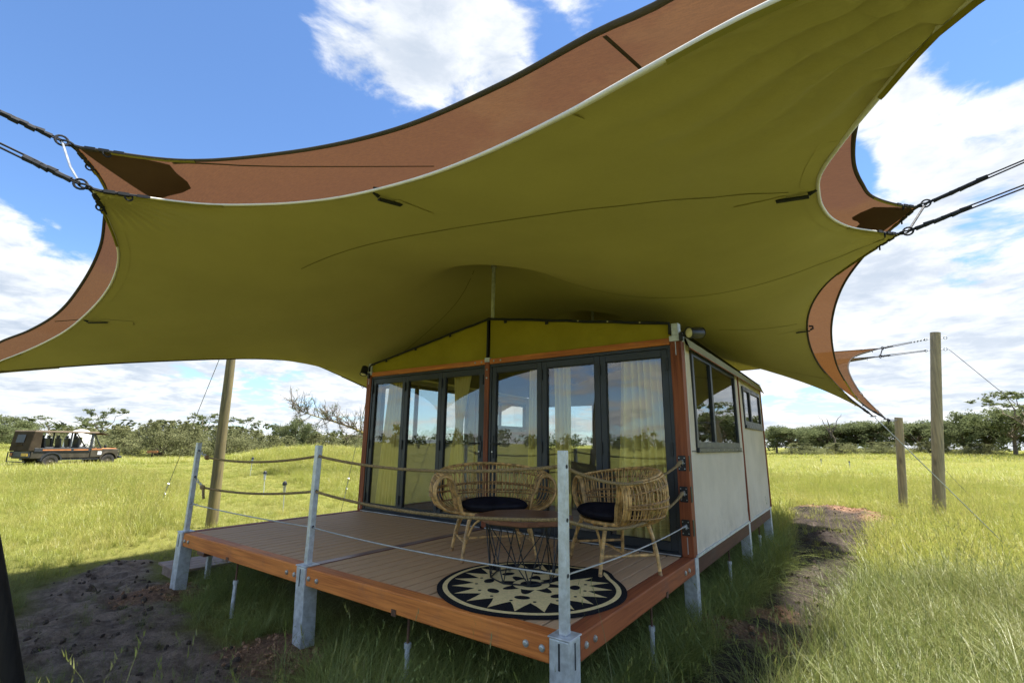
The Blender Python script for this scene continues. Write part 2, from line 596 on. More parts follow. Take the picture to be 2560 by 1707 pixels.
def sstep(a, b, x):
    t = np.clip((x - a) / (b - a), 0, 1)
    return t * t * (3 - 2 * t)


def seg_dist(x, y, pts):
    d = np.full(np.shape(x), 1e9)
    for (x0, y0, w0), (x1, y1, w1) in zip(pts[:-1], pts[1:]):
        dx, dy = x1 - x0, y1 - y0
        t = np.clip(((x - x0) * dx + (y - y0) * dy) / (dx * dx + dy * dy), 0, 1)
        d = np.minimum(d, np.hypot(x - x0 - t * dx, y - y0 - t * dy) / (w0 + t * (w1 - w0)))
    return d


def vnoise(x, y, s, seed=0.0):
    x = np.asarray(x) * s + seed * 13.7
    y = np.asarray(y) * s - seed * 7.1
    a = np.zeros(np.shape(x))
    amp = 1.0
    for k in range(4):
        xi, yi = np.floor(x), np.floor(y)
        fx_, fy_ = x - xi, y - yi
        fx_, fy_ = fx_ * fx_ * (3 - 2 * fx_), fy_ * fy_ * (3 - 2 * fy_)

        def h(i, j):
            return np.modf(np.abs(np.sin(i * 127.1 + j * 311.7 + k * 17.3 + seed) * 43758.5453))[0]
        v_ = (h(xi, yi) * (1 - fx_) + h(xi + 1, yi) * fx_) * (1 - fy_) + (h(xi, yi + 1) * (1 - fx_) + h(xi + 1, yi + 1) * fx_) * fy_
        a += amp * (v_ - 0.5)
        amp *= 0.5
        x, y = x * 2.03 + 5.1, y * 2.03 + 1.7
    return a


SOIL_R = [(3.1, 0.6, 0.28), (3.25, 2.3, 0.36), (3.38, 4.0, 0.40), (3.5, 6.0, 0.52), (3.55, 8.5, 0.72), (3.5, 11.0, 0.95), (3.3, 13.6, 1.2)]
SOIL_L = [(-4.6, 0.1, 0.40), (-3.6, -0.55, 0.68), (-2.4, -0.85, 0.75), (-1.0, -0.9, 0.70), (0.4, -0.7, 0.45), (1.2, -0.9, 0.3)]


def dirt_mask(x, y):
    n = vnoise(x, y, 1.6, 3.0) * 0.75
    a = 1 - sstep(0.65, 1.15, seg_dist(x, y, SOIL_R) + n * 0.6)
    b = 1 - sstep(0.65, 1.15, seg_dist(x, y, SOIL_L) + n * 0.6)
    return np.maximum(a, b)


def red_mask(x, y):
    n = vnoise(x, y, 3.0, 5.0) * 0.5
    r = np.zeros(np.shape(x))
    for cx, cy, rad in ((-0.12, -0.12, 0.55), (-2.75, -0.05, 0.5), (2.95, 2.75, 0.55), (3.1, 3.6, 0.35), (3.9, 13.3, 0.85), (3.0, 13.9, 0.6), (4.4, 12.3, 0.5)):
        r = np.maximum(r, 1 - sstep(0.55, 1.0, np.hypot(x - cx, y - cy) / rad + n))
    return r


def zground(x, y):
    x, y = np.asarray(x, float), np.asarray(y, float)
    d = np.hypot(x - 1.0, y - 2.0)
    z = ZG + vnoise(x, y, 0.12, 1.0) * 0.22 * sstep(8, 30, d)
    z = z - 0.06 * sstep(5, 16, d)
    # gentle rise of the plain far to the right, low bank on the left
    z = z + 0.9 * sstep(35, 110, y * 0.85 + x * 0.45 - 6) * sstep(-0.3, 0.2, (x - CAM.x) / np.maximum(1, np.abs(y) + 8))
    z = z + 1.35 * np.exp(-(((x + 23.5) / 8.5) ** 2 + ((y - 15.5) / 6.5) ** 2))
    dm = dirt_mask(x, y)
    z = z + dm * (vnoise(x, y, 6.0, 8.0) * 0.085 + vnoise(x, y, 17.0, 4.0) * 0.03 + 0.015)
    for cx, cy, rad, hh in ((-0.10, -0.02, 0.5, 0.08), (2.75, 2.72, 0.6, 0.10), (3.3, 13.3, 1.7, 0.26), (4.4, 12.6, 1.0, 0.16), (3.5, 9.3, 0.8, 0.10), (-2.7, 0, 0.5, 0.06)):
        z = z + hh * np.exp(-((x - cx) ** 2 + (y - cy) ** 2) / (rad * rad * 0.5))
    return z


def axis_coords(lo, hi, c0, c1, fine, grow):
    a = list(np.arange(c0, c1 + 1e-6, fine))
    s = fine
    while a[-1] < hi:
        s *= grow
        a.append(a[-1] + s)
    s = fine
    while a[0] > lo:
        s *= grow
        a.insert(0, a[0] - s)
    return np.array(a)


gx = axis_coords(-900, 900, -6.0, 7.0, 0.09, 1.085)
gy = axis_coords(-900, 900, -3.0, 15.0, 0.09, 1.085)
GX, GY = np.meshgrid(gx, gy, indexing='ij')
GZ = zground(GX, GY)
nx_, ny_ = len(gx), len(gy)
me = bpy.data.meshes.new('ground')
idx = np.arange(nx_ * ny_).reshape(nx_, ny_)
quads = np.stack([idx[:-1, :-1], idx[1:, :-1], idx[1:, 1:], idx[:-1, 1:]], -1).reshape(-1, 4)
me.from_pydata(np.stack([GX, GY, GZ], -1).reshape(-1, 3).tolist(), [], quads.tolist())
me.polygons.foreach_set('use_smooth', [True] * len(me.polygons))
at = me.attributes.new('soil', 'FLOAT', 'POINT')
at.data.foreach_set('value', dirt_mask(GX, GY).ravel().astype(np.float32))
at = me.attributes.new('black_soil', 'FLOAT', 'POINT')
at.data.foreach_set('value', sstep(0.6, 2.4, GX).ravel().astype(np.float32))
at = me.attributes.new('laterite', 'FLOAT', 'POINT')
at.data.foreach_set('value', red_mask(GX, GY).ravel().astype(np.float32))
ground = bpy.data.objects.new('ground', me)
COL.objects.link(ground)
tag(ground, 'grassy savanna ground with dark bare soil beside the deck', kind='structure')
m = bpy.data.materials.new('savanna_ground')
m.use_nodes = True
t = NT(m.node_tree)
b = t.n['Principled BSDF']
tcn = t.add('ShaderNodeTexCoord')
P_ = tcn.outputs['Object']
a1 = t.add('ShaderNodeAttribute', attribute_name='soil').outputs['Fac']
a2 = t.add('ShaderNodeAttribute', attribute_name='laterite').outputs['Fac']
gcol = t.mix(t.mapr(t.noise(P_, 0.25, 6.0, 0.7), 0.35, 0.65), (0.135, 0.145, 0.032), (0.22, 0.215, 0.050))
gcol = t.mix(t.mapr(t.noise(P_, 5.0, 5.0, 0.7), 0.35, 0.7), gcol, (0.15, 0.15, 0.035))
scol = t.mix(t.mapr(t.noise(P_, 3.0, 8.0, 0.7), 0.35, 0.68), (0.028, 0.022, 0.019), (0.085, 0.066, 0.053))
scol = t.mix(t.mapr(t.noise(P_, 0.8, 3.0, 0.6), 0.45, 0.65, 0.0, 0.55), scol, (0.026, 0.021, 0.019))
a3 = t.add('ShaderNodeAttribute', attribute_name='black_soil').outputs['Fac']
scol2 = t.mix(t.mapr(t.noise(P_, 4.5, 9.0, 0.75), 0.36, 0.66), (0.125, 0.095, 0.074), (0.350, 0.275, 0.212))
scol = t.mix(a3, scol2, scol)
rcol = t.mix(t.mapr(t.noise(P_, 22.0, 5.0, 0.7), 0.35, 0.65), (0.15, 0.085, 0.054), (0.32, 0.195, 0.120))
c = t.mix(a1, gcol, scol)
c = t.mix(a2, c, rcol)
t.put(b.inputs['Base Color'], c)
b.inputs['Roughness'].default_value = 0.95
b.inputs['Specular IOR Level'].default_value = 0.15
bp = t.add('ShaderNodeBump', in_Strength=1.0, in_Distance=0.09, in_Height=t.noise(P_, 13.0, 10.0, 0.72))
t.l.new(bp.outputs[0], b.inputs['Normal'])
me.materials.append(m)


# ------------------------------------------------------------------ tension membranes
def spline(pts, step=0.1):
    """Catmull-Rom through the points, resampled evenly"""
    P = [Vector(q) for q in pts]
    P = [P[0] * 2 - P[1]] + P + [P[-1] * 2 - P[-2]]
    o = []
    for i in range(1, len(P) - 2):
        p0, p1, p2, p3 = P[i - 1:i + 3]
        t0 = 0
        t1 = t0 + max(1e-4, (p1 - p0).length ** 0.5)
        t2 = t1 + max(1e-4, (p2 - p1).length ** 0.5)
        t3 = t2 + max(1e-4, (p3 - p2).length ** 0.5)
        n = 8
        for k in range(n):
            tt = t1 + (t2 - t1) * k / n
            a1 = p0 * ((t1 - tt) / (t1 - t0)) + p1 * ((tt - t0) / (t1 - t0))
            a2 = p1 * ((t2 - tt) / (t2 - t1)) + p2 * ((tt - t1) / (t2 - t1))
            a3 = p2 * ((t3 - tt) / (t3 - t2)) + p3 * ((tt - t2) / (t3 - t2))
            b1 = a1 * ((t2 - tt) / (t2 - t0)) + a2 * ((tt - t0) / (t2 - t0))
            b2 = a2 * ((t3 - tt) / (t3 - t1)) + a3 * ((tt - t1) / (t3 - t1))
            o.append(b1 * ((t2 - tt) / (t2 - t1)) + b2 * ((tt - t1) / (t2 - t1)))
    o.append(P[-2])
    L = [0]
    for a, b_ in zip(o[:-1], o[1:]):
        L.append(L[-1] + (b_ - a).length)
    n = max(2, int(round(L[-1] / step)))
    res, j = [], 0
    for k in range(n + 1):
        s = L[-1] * k / n
        while j < len(L) - 2 and L[j + 1] < s:
            j += 1
        f = (s - L[j]) / max(1e-9, L[j + 1] - L[j])
        res.append(o[j].lerp(o[j + 1], min(1, max(0, f))))
    return res


def form_find(edges, peaks, spacing=0.14, tips=(), load=0.0):
    """tension surface: harmonic height over its plan, held by the edge cables and the mast heads"""
    B = []
    for e in edges:
        B += e[:-1]
    nb = len(B)
    xs = [q.x for q in B]
    ys = [q.y for q in B]
    poly = np.array([(q.x, q.y) for q in B])
    cand = []
    r_ = np.random.default_rng(3)
    yy = min(ys)
    row = 0
    while yy < max(ys):
        xx = min(xs) + (spacing / 2 if row % 2 else 0)
        while xx < max(xs):
            cand.append((xx + r_.uniform(-.01, .01), yy + r_.uniform(-.01, .01)))
            xx += spacing
        yy += spacing * 0.866
        row += 1
    for tp, rad, tip_fine in tips:
        n = int(rad / tip_fine)
        for i in range(-n, n + 1):
            for j in range(-n, n + 1):
                if math.hypot(i, j) <= n:
                    cand.append((tp[0] + i * tip_fine + r_.uniform(-.1, .1) * tip_fine, tp[1] + j * tip_fine + r_.uniform(-.1, .1) * tip_fine))
    cand = np.array(cand)
    ins = np.zeros(len(cand), bool)
    x1, y1 = poly[:, 0], poly[:, 1]
    x2, y2 = np.roll(x1, -1), np.roll(y1, -1)
    dmin = np.full(len(cand), 9.0)
    for i in range(nb):
        c = ((y1[i] > cand[:, 1]) != (y2[i] > cand[:, 1]))
        xi = (x2[i] - x1[i]) * (cand[:, 1] - y1[i]) / (y2[i] - y1[i] + 1e-12) + x1[i]
        ins ^= c & (cand[:, 0] < xi)
        dmin = np.minimum(dmin, np.hypot(cand[:, 0] - x1[i], cand[:, 1] - y1[i]))
    cand = cand[ins & (dmin > 0.03)]
    v2 = [Vector((q.x, q.y)) for q in B] + [Vector(q) for q in cand]
    ed = [(i, (i + 1) % nb) for i in range(nb)]
    ov, oe, of, vo, eo, fo = delaunay_2d_cdt(v2, ed, [], 1, 1e-5)
    V = np.array([(q.x, q.y) for q in ov])
    F = np.array([tuple(f) for f in of])
    n = len(V)
    z = np.full(n, 3.0)
    fixed = np.zeros(n, bool)
    for i, src in enumerate(vo):
        for s in src:
            if s < nb:
                z[i] = B[s].z
                fixed[i] = True
    for (mx, my, mz, mr) in peaks:
        d = np.hypot(V[:, 0] - mx, V[:, 1] - my)
        k = d < mr
        z[k] = mz - 0.10 * (d[k] / mr) ** 2
        fixed |= k
    # cotangent weights
    I, J, Wt = [], [], []
    for a in range(3):
        i, j, k = F[:, a], F[:, (a + 1) % 3], F[:, (a + 2) % 3]
        u = V[i] - V[k]
        w_ = V[j] - V[k]
        cr = np.abs(u[:, 0] * w_[:, 1] - u[:, 1] * w_[:, 0])
        ct = np.clip((u * w_).sum(1) / np.maximum(cr, 1e-9), 0.02, 8) * 0.5
        I += [i, j]
        J += [j, i]
        Wt += [ct, ct]
    I, J, Wt = np.concatenate(I), np.concatenate(J), np.concatenate(Wt)
    D = np.bincount(I, Wt, n)
    free = ~fixed

    def A(x):
        return (D * x - np.bincount(I, Wt * x[J], n)) * free
    x = np.where(free, z[fixed].mean(), z)
    ta = np.abs(((V[F[:, 1]] - V[F[:, 0]]) * (V[F[:, 2]] - V[F[:, 0]])[:, ::-1] * np.array([1, -1])).sum(1)) / 6
    area = np.bincount(F.ravel(), np.repeat(ta, 3), n)
    r0 = -A(x) - (load(V[:, 0], V[:, 1]) if callable(load) else load) * area * free
    pz = r0 / np.maximum(D, 1e-9)
    dvec = pz.copy()
    rz_ = (r0 * pz).sum()
    for it in range(900):
        Ad = A(dvec)
        al = rz_ / max(1e-30, (dvec * Ad).sum())
        x = x + al * dvec
        r0 = r0 - al * Ad
        pz = r0 / np.maximum(D, 1e-9)
        rn = (r0 * pz).sum()
        if rn < 1e-12:
            break
        dvec = pz + rn / rz_ * dvec
        rz_ = rn
    z = x
    return V, F, z, fixed


def membrane_mesh(name, V, F, z, mat, parent):
    me = bpy.data.meshes.new(name)
    me.from_pydata([(float(a), float(b_), float(c)) for (a, b_), c in zip(V, z)], [], F.tolist())
    me.polygons.foreach_set('use_smooth', [True] * len(me.polygons))
    me.materials.append(mat)
    o = bpy.data.objects.new(name, me)
    COL.objects.link(o)
    o.parent = parent
    return o


from mathutils.bvhtree import BVHTree


def sampler(V, F, z):
    tr = BVHTree.FromPolygons([Vector((a, b_, c)) for (a, b_), c in zip(V.tolist(), z.tolist())], F.tolist())

    def f(x, y):
        h = tr.ray_cast(Vector((x, y, -5)), Vector((0, 0, 1)))
        return h[0].z if h[0] is not None else None
    return f


def ribbon(pts, wd, fz, off=-0.003, th=0.001):
    """a narrow strip lying on the underside of a membrane along a plan polyline"""
    mb = MB()
    P = spline([Vector((q[0], q[1], 0)) for q in pts], 0.12)
    L, Rr = [], []
    for i, q in enumerate(P):
        t_ = (P[min(i + 1, len(P) - 1)] - P[max(i - 1, 0)]).normalized()
        n_ = Vector((-t_.y, t_.x, 0)) * (wd / 2)
        za, zb = fz(q.x + n_.x, q.y + n_.y), fz(q.x - n_.x, q.y - n_.y)
        if za is None or zb is None:
            L.append(None)
            continue
        L.append((Vector((q.x + n_.x, q.y + n_.y, za + off)), Vector((q.x - n_.x, q.y - n_.y, zb + off))))
    for a, b_ in zip(L[:-1], L[1:]):
        if a and b_:
            d = Vector((0, 0, -th))
            v = [a[0], a[1], b_[1], b_[0], a[0] + d, a[1] + d, b_[1] + d, b_[0] + d]
            mb.raw(v, [(0, 1, 2, 3), (7, 6, 5, 4), (0, 4, 5, 1), (3, 2, 6, 7), (0, 3, 7, 4), (1, 5, 6, 2)])
    return mb


def mir(e, du=-0.28):
    return [(-q[0] + du, q[1], q[2]) for q in e][::-1]


TC = (-0.471, -1.823, 2.99); TF = (4.72, -1.62, 2.0); TR1 = (4.713, 3.213, 3.2); TR2 = (4.385, 7.993, 1.68); TR3 = (4.748, 11.991, 3.3)
TL2 = (-5.272, -1.787, 1.9)
E_CF = [TC, (-0.395, -1.546, 3.034), (-0.206, -1.181, 3.074), (0.321, -0.919, 3.025), (0.792, -0.804, 2.956), (1.32, -0.77, 2.858), (2.149, -0.851, 2.676),
        (2.755, -0.995, 2.524), (3.378, -1.211, 2.354), (3.776, -1.381, 2.239), (4.125, -1.517, 2.14), TF]
E_FR1 = [TF, (4.491, -1.28, 2.123), (4.44, -1.157, 2.162), (4.351, -0.792, 2.267), (4.237, -0.266, 2.417), (4.150, 0.25, 2.56), (4.130, 0.75, 2.69),
         (4.137, 1.234, 2.806), (4.198, 1.879, 2.955), (4.348, 2.513, 3.088), (4.513, 2.842, 3.142), TR1]
E_R12 = [TR1, (4.42, 3.63, 3.171), (4.083, 4.175, 3.115), (3.897, 4.624, 3.033), (3.784, 5.039, 2.934), (3.723, 5.473, 2.809), (3.708, 5.927, 2.658),
         (3.735, 6.312, 2.514), (3.79, 6.627, 2.384), (3.941, 7.088, 2.166), (4.116, 7.537, 1.942), TR2]
E_R23 = [TR2, (4.10, 8.7, 2.02), (3.88, 9.5, 2.42), (3.86, 10.3, 2.80), (4.05, 11.1, 3.08), TR3]
TB = (-0.14, 13.6, 3.4)
E_R3B = [TR3, (3.6, 12.05, 3.30), (2.4, 12.15, 3.25), (1.2, 12.6, 3.28), TB]
E_CL2 = [TC, (-0.882, -1.611, 2.932), (-1.414, -1.381, 2.849), (-1.917, -1.259, 2.755), (-2.415, -1.202, 2.651), (-3.017, -1.197, 2.514), (-3.639, -1.248, 2.363),
         (-4.293, -1.415, 2.186), (-4.739, -1.586, 2.055), TL2]
TL1 = (-5.0, 4.42, 2.30)
E_L12 = [TL1, (-4.78, 3.4, 2.50), (-4.48, 2.5, 2.60), (-4.34, 1.6, 2.53), (-4.32, 1.0, 2.44), (-4.42, -0.3, 2.20), (-4.75, -1.02, 2.06), TL2]
E_L23 = [(-4.665, 7.993, 1.63), (-4.0, 7.2, 2.0), (-3.8, 6.3, 2.25), (-4.0, 5.5, 2.36), (-4.5, 4.85, 2.36), TL1]
E_L34 = mir(E_R23)[:-1] + [E_L23[0]]
E_BL = [TB] + [(-a - 0.28, b_, c) for a, b_, c in E_R3B[1:-1]][::-1] + [E_L34[0]]


def chain_edges(es):
    r = []
    for e in es:
        r.append(spline(e, 0.09))
    for a, b_ in zip(r, r[1:] + r[:1]):
        b_[0] = a[-1].copy()
    return r


PV_E = chain_edges([E_CF, E_FR1, E_R12, E_R23, E_R3B, E_BL, E_L34, E_L23, E_L12, E_CL2[::-1]])


def LOAD(x, y):
    return 0.018 + 0.26 * sstep(1.0, 2.4, np.abs(x + 0.1)) * sstep(0.8, 2.6, y) * (1 - sstep(6.0, 8.0, y))


MAST1, MAST2, MAST3 = (0.0, 2.65, 4.12), (0.0, 5.96, 4.55), (0.0, 9.6, 4.2)
V, F, z, fx_ = form_find(PV_E, [MAST1 + (0.30,), MAST2 + (0.20,), MAST3 + (0.25,)],
                         tips=((TC, 0.68, 0.015), (TF, 1.5, 0.045), (TR1, 0.6, 0.016)), load=LOAD)


def tip_wrinkles(V, z, fixed, tip, toward, n, amp, reach):
    dx, dy = V[:, 0] - tip[0], V[:, 1] - tip[1]
    d = np.hypot(dx, dy)
    a = np.arctan2(dy, dx) - math.atan2(toward[1] - tip[1], toward[0] - tip[0])
    a = (a + math.pi) % (2 * math.pi) - math.pi
    w_ = np.exp(-(d / reach) ** 2) * sstep(0.02, 0.2 * reach, d) * np.cos(np.clip(a * 1.2, -1.57, 1.57))
    return z + np.where(fixed, 0, amp * w_ * np.sin(a * n + 0.8 * np.sin(d * 7)))


z = tip_wrinkles(V, z, fx_, TC, (-1.6, 0.8), 46, 0.015, 0.44)
z = tip_wrinkles(V, z, fx_, TF, (1.5, 1.5), 32, 0.028, 1.6)
z = tip_wrinkles(V, z, fx_, TR1, (0.0, 3.0), 42, 0.011, 0.40)
pz_at = sampler(V, F, z)
canopy = thing('tension_canopy', (0, 0, 0), 'large olive green stretched canopy with scalloped white edges over the tent and deck', 'canopy')
pvc = membrane_mesh('membrane', V, F, z, MT['pvc'], canopy)
for i, e in enumerate(PV_E):
    if i in (0, 1, 9):
        MB().tube(e, 0.011, 6).build('edge_piping', MT['piping'], canopy, smooth=True)
        # pocket that carries the edge cable, just inside the piping
        inn = []
        for k, q in enumerate(e):
            t_ = (e[min(k + 1, len(e) - 1)] - e[max(k - 1, 0)])
            n_ = Vector((-t_.y, t_.x, 0)).normalized() * 0.055
            zz = pz_at(q.x + n_.x, q.y + n_.y)
            inn.append((q.x + n_.x, q.y + n_.y))
        ribbon(inn[6:-16:4] if i == 0 else (inn[16:-6:4] if i == 1 else inn[6:-6:4]), 0.07, pz_at, -0.002, 0.0008).build('cable_pocket', MT['pvc'], canopy)
    else:
        MB().tube(e, 0.014, 6).build('edge_piping', MT['hem'], canopy, smooth=True)
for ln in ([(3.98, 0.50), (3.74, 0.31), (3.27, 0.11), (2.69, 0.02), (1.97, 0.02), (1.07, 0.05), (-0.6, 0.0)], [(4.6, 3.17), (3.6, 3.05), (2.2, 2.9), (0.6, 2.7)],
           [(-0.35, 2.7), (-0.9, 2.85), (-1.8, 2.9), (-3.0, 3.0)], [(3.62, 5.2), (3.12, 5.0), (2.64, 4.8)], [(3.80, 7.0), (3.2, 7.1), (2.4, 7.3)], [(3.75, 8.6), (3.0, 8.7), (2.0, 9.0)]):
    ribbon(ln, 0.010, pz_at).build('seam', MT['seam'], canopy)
# black toggles and their pockets half-way along the scallops
for (x, y), ang in (((1.62, -0.66), 80), ((4.02, 0.62), 180), ((3.70, 5.45), 180), ((-3.15, -1.08), 70)):
    d = Vector((math.cos(R(ang)), math.sin(R(ang)), 0))
    p0 = Vector((x, y, pz_at(x, y) or 2.7)) + Vector((0, 0, -0.02))
    q = p0 + d * 0.12
    q.z = (pz_at(q.x, q.y) or p0.z) - 0.015
    mb = MB().beam(p0 - d * 0.06 + Vector((0, 0, -0.015)), q, 0.035, 0.012)
    mb.tube([p0 - d * 0.06, p0 - d * 0.10 + Vector((0, 0, 0.02)), p0 - d * 0.10 + Vector((0, 0, 0.05)), p0 - d * 0.05 + Vector((0, 0, 0.06))], 0.014, 6)
    mb.build('edge_toggle', MT['strap'], canopy)
    ribbon([(x + d.x * 0.06, y + d.y * 0.06), (x + d.x * 0.2, y + d.y * 0.2), (x + d.x * 0.36, y + d.y * 0.36)], 0.12, pz_at, -0.005, 0.003).build('patch', MT['pvc'], canopy)

# upper shade net
NC = (-0.77, -1.928, 3.42); NF = (4.82, -1.72, 2.35); NR1 = (4.934, 3.602, 3.6); NR2 = (4.589, 8.672, 1.66); NR3 = (4.826, 12.12, 3.52); NL2 = (-5.422, -1.837, 2.0)
N_CF = [NC, (-0.375, -1.367, 3.456), (0.724, -0.988, 3.314), (1.885, -0.865, 3.108), (2.881, -0.988, 2.885), (3.48, -1.133, 2.736), (3.775, -1.179, 2.668), (4.35, -1.43, 2.51), NF]
N_FR1 = [NF, (4.55, -1.0, 2.55), (4.39, 0.0, 2.82), (4.355, 0.646, 2.992), (4.354, 1.083, 3.096), (4.374, 1.584, 3.213), (4.435, 2.154, 3.338), (4.53, 2.761, 3.467), (4.741, 3.295, 3.559), NR1]
N_R12 = [NR1, (4.62, 4.12, 3.50), (4.409, 4.558, 3.403), (4.24, 4.99, 3.289), (4.099, 5.532, 3.12), (4.007, 6.138, 2.907), (3.984, 6.863, 2.62), (4.017, 7.333, 2.416), (4.113, 7.798, 2.191),
         (4.218, 8.196, 1.99), (4.37, 8.47, 1.823), NR2]
N_R23 = [NR2, (4.33, 9.1, 2.1), (4.17, 9.8, 2.6), (4.17, 10.6, 2.98), (4.35, 11.4, 3.28), NR3]
NB = (-0.14, 13.7, 3.75)
N_R3B = [NR3, (3.6, 12.2, 3.54), (2.4, 12.35, 3.52), (1.2, 12.8, 3.6), NB]
N_CL2 = [NC, (-1.15, -1.62, 3.33), (-1.639, -1.485, 3.206), (-2.103, -1.379, 3.075), (-2.836, -1.311, 2.858), (-3.683, -1.328, 2.595), (-4.213, -1.466, 2.416), (-4.585, -1.645, 2.28), NL2]
NL1 = (-5.35, 4.75, 2.36)
N_L12 = [NL1, (-5.0, 3.5, 2.72), (-4.72, 2.5, 2.84), (-4.58, 1.6, 2.80), (-4.56, 1.0, 2.72), (-4.66, -0.3, 2.48), (-4.95, -1.05, 2.28), NL2]
N_L23 = [(-4.87, 8.672, 1.64), (-4.35, 7.6, 2.25), (-4.15, 6.6, 2.55), (-4.35, 5.7, 2.62), (-4.85, 5.15, 2.52), NL1]
N_L34 = mir(N_R23)[:-1] + [N_L23[0]]
N_BL = [NB] + [(-a - 0.28, b_, c) for a, b_, c in N_R3B[1:-1]][::-1] + [N_L34[0]]
NT_E = chain_edges([N_CF, N_FR1, N_R12, N_R23, N_R3B, N_BL, N_L34, N_L23, N_L12, N_CL2[::-1]])
Vn, Fn, zn, fxn = form_find(NT_E, [(0, 2.65, 4.85, 0.4), (0, 5.96, 4.95, 0.3), (0, 9.6, 4.5, 0.3)], spacing=0.17)
nz_at = sampler(Vn, Fn, zn)
net = thing('shade_net', (0, 0, 0), 'brown woven shade net stretched above the olive canopy', 'shade net')
membrane_mesh('netting', Vn, Fn, zn, MT['net'], net)
for e in NT_E:
    MB().tube(e, 0.015, 6).build('edge_hem', MT['hem'], net, smooth=True)
for ln in ([(3.50, -1.10), (3.55, -0.6), (3.6, 0.2), (3.6, 1.5)], [(-0.42, -1.36), (0.15, -1.02), (0.8, -0.66), (1.6, -0.2)], [(-3.9, -1.3), (-3.6, -0.6), (-3.0, 0.8)]):
    ribbon(ln, 0.020, nz_at, -0.004).build('seam', MT['hem'], net)


def tip_patch(tip, fz, toward, length, width, mat, parent, name='corner_patch', lobes=True):
    """reinforcing patch of doubled cloth at a corner, following the membrane"""
    d = Vector((toward[0] - tip[0], toward[1] - tip[1], 0)).normalized()
    s = Vector((-d.y, d.x, 0))
    mb = MB()
    n, m_ = 12, 12
    vv, ok = [], []
    for i in range(n + 1):
        for j in range(m_ + 1):
            a = i / n
            b_ = (j / m_ - 0.5) * 2
            L = length * (1 - (0.22 * math.cos(b_ * math.pi) ** 2 if lobes else 0) - 0.25 * b_ * b_)
            q = Vector((tip[0], tip[1], 0)) + d * (0.03 + a * L) + s * b_ * width * (a ** 0.9)
            zz = fz(q.x, q.y)
            vv.append(Vector((q.x, q.y, (zz if zz is not None else 0) - 0.008)))
            ok.append(zz is not None)
    fs = []
    for i in range(n):
        for j in range(m_):
            c = (i * (m_ + 1) + j, (i + 1) * (m_ + 1) + j, (i + 1) * (m_ + 1) + j + 1, i * (m_ + 1) + j + 1)
            if all(ok[k] for k in c):
                fs.append(c)
    used = sorted({k for f in fs for k in f})
    if not used:
        return
    mp = {k: i for i, k in enumerate(used)}
    mb.raw([vv[k] for k in used], [tuple(mp[k] for k in f) for f in fs])
    return mb.build(name, mat, parent, smooth=True)


tip_patch(NC, nz_at, (-0.2, -0.9), 0.78, 0.58, MT['net_patch'], net)
tip_patch(NR1, nz_at, (4.0, 3.5), 0.60, 0.50, MT['net_patch'], net)
tip_patch(NR2, nz_at, (4.0, 7.6), 0.5, 0.3, MT['net_patch'], net)
tip_patch(NR3, nz_at, (3.5, 11.3), 0.5, 0.3, MT['net_patch'], net)


def at_len(e, s):
    L = 0
    for a, b_ in zip(e[:-1], e[1:]):
        l = (b_ - a).length
        if L + l >= s:
            return a.lerp(b_, (s - L) / l)
        L += l
    return e[-1].copy()


def sub(e, s0, s1, n=5):
    return [at_len(e, s0 + (s1 - s0) * i / n) for i in range(n + 1)]


def corner_rig(e_in, e_out, parent, length=0.42, tape=True):
    """ring, webbing and buckles that pull on one corner"""
    e_in = e_in[::-1]
    tip = e_out[0]
    out = (tip - at_len(e_out, 0.3).lerp(at_len(e_in, 0.3), 0.5)).normalized()
    mb = MB()
    mb.torus(tip + out * 0.05, 0.038, 0.009, (0, 0, 1) if abs(out.z) < 0.8 else (1, 0, 0))
    for e in (e_in, e_out):
        mb.tube([tip + out * 0.03] + sub(e, 0.05, length, 6), 0.013, 6)
        for s in (0.10, 0.19, length - 0.05):
            a, b_ = at_len(e, s - 0.035), at_len(e, s + 0.035)
            mb.beam(a, b_, 0.036, 0.024)
        a = at_len(e, length * 0.62)
        mb.torus(a + Vector((0, 0, -0.02)), 0.026, 0.007, (1, 0, 0))
    mb.build('corner_hardware', MT['strap'], parent)
    for e in (e_in, e_out):
        mb = MB()
        mb.tube(sub(e, 0.24, length + 0.16, 4), 0.0085, 5)
        c = at_len(e, length * 0.8)
        mb.torus(c, 0.012, 0.006, out)
        mb.build('cable_thimble', MT['wire'], parent)
        if tape:
            pts = sub(e, length * 0.7, length + 0.55, 5)
            MB().tube([q + Vector((0, 0, -0.012)) for q in pts], 0.011, 4).build('webbing_tape', MT['yellow_tape'], parent)
    return tip + out * 0.085


K_C = corner_rig(PV_E[9], PV_E[0], canopy, 0.36)
K_R1 = corner_rig(PV_E[1], PV_E[2], canopy, 0.40)
K_R2 = corner_rig(PV_E[2], PV_E[3], canopy, 0.95)
K_R3 = corner_rig(PV_E[3], PV_E[4], canopy, 0.5)
K_L1 = corner_rig(PV_E[7], PV_E[8], canopy, 0.4)
K_L2 = corner_rig(PV_E[8], PV_E[9], canopy, 0.4)
K_L3 = corner_rig(PV_E[6], PV_E[7], canopy, 0.5)
K_F = corner_rig(PV_E[0], PV_E[1], canopy, 0.4)
J_C = corner_rig(NT_E[9], NT_E[0], net, 0.34)
J_R1 = corner_rig(NT_E[1], NT_E[2], net, 0.36)
J_R2 = corner_rig(NT_E[2], NT_E[3], net, 0.8)
J_R3 = corner_rig(NT_E[3], NT_E[4], net, 0.4)
J_L1 = corner_rig(NT_E[7], NT_E[8], net, 0.36)
MB().tube([K_C, K_C.lerp(J_C, 0.5) + Vector((0.02, 0, -0.05)), J_C], 0.009, 5).build('tie_cord', MT['wire'], net)
MB().tube([K_R1, J_R1], 0.012, 5).build('tie_cord', MT['strap'], net)
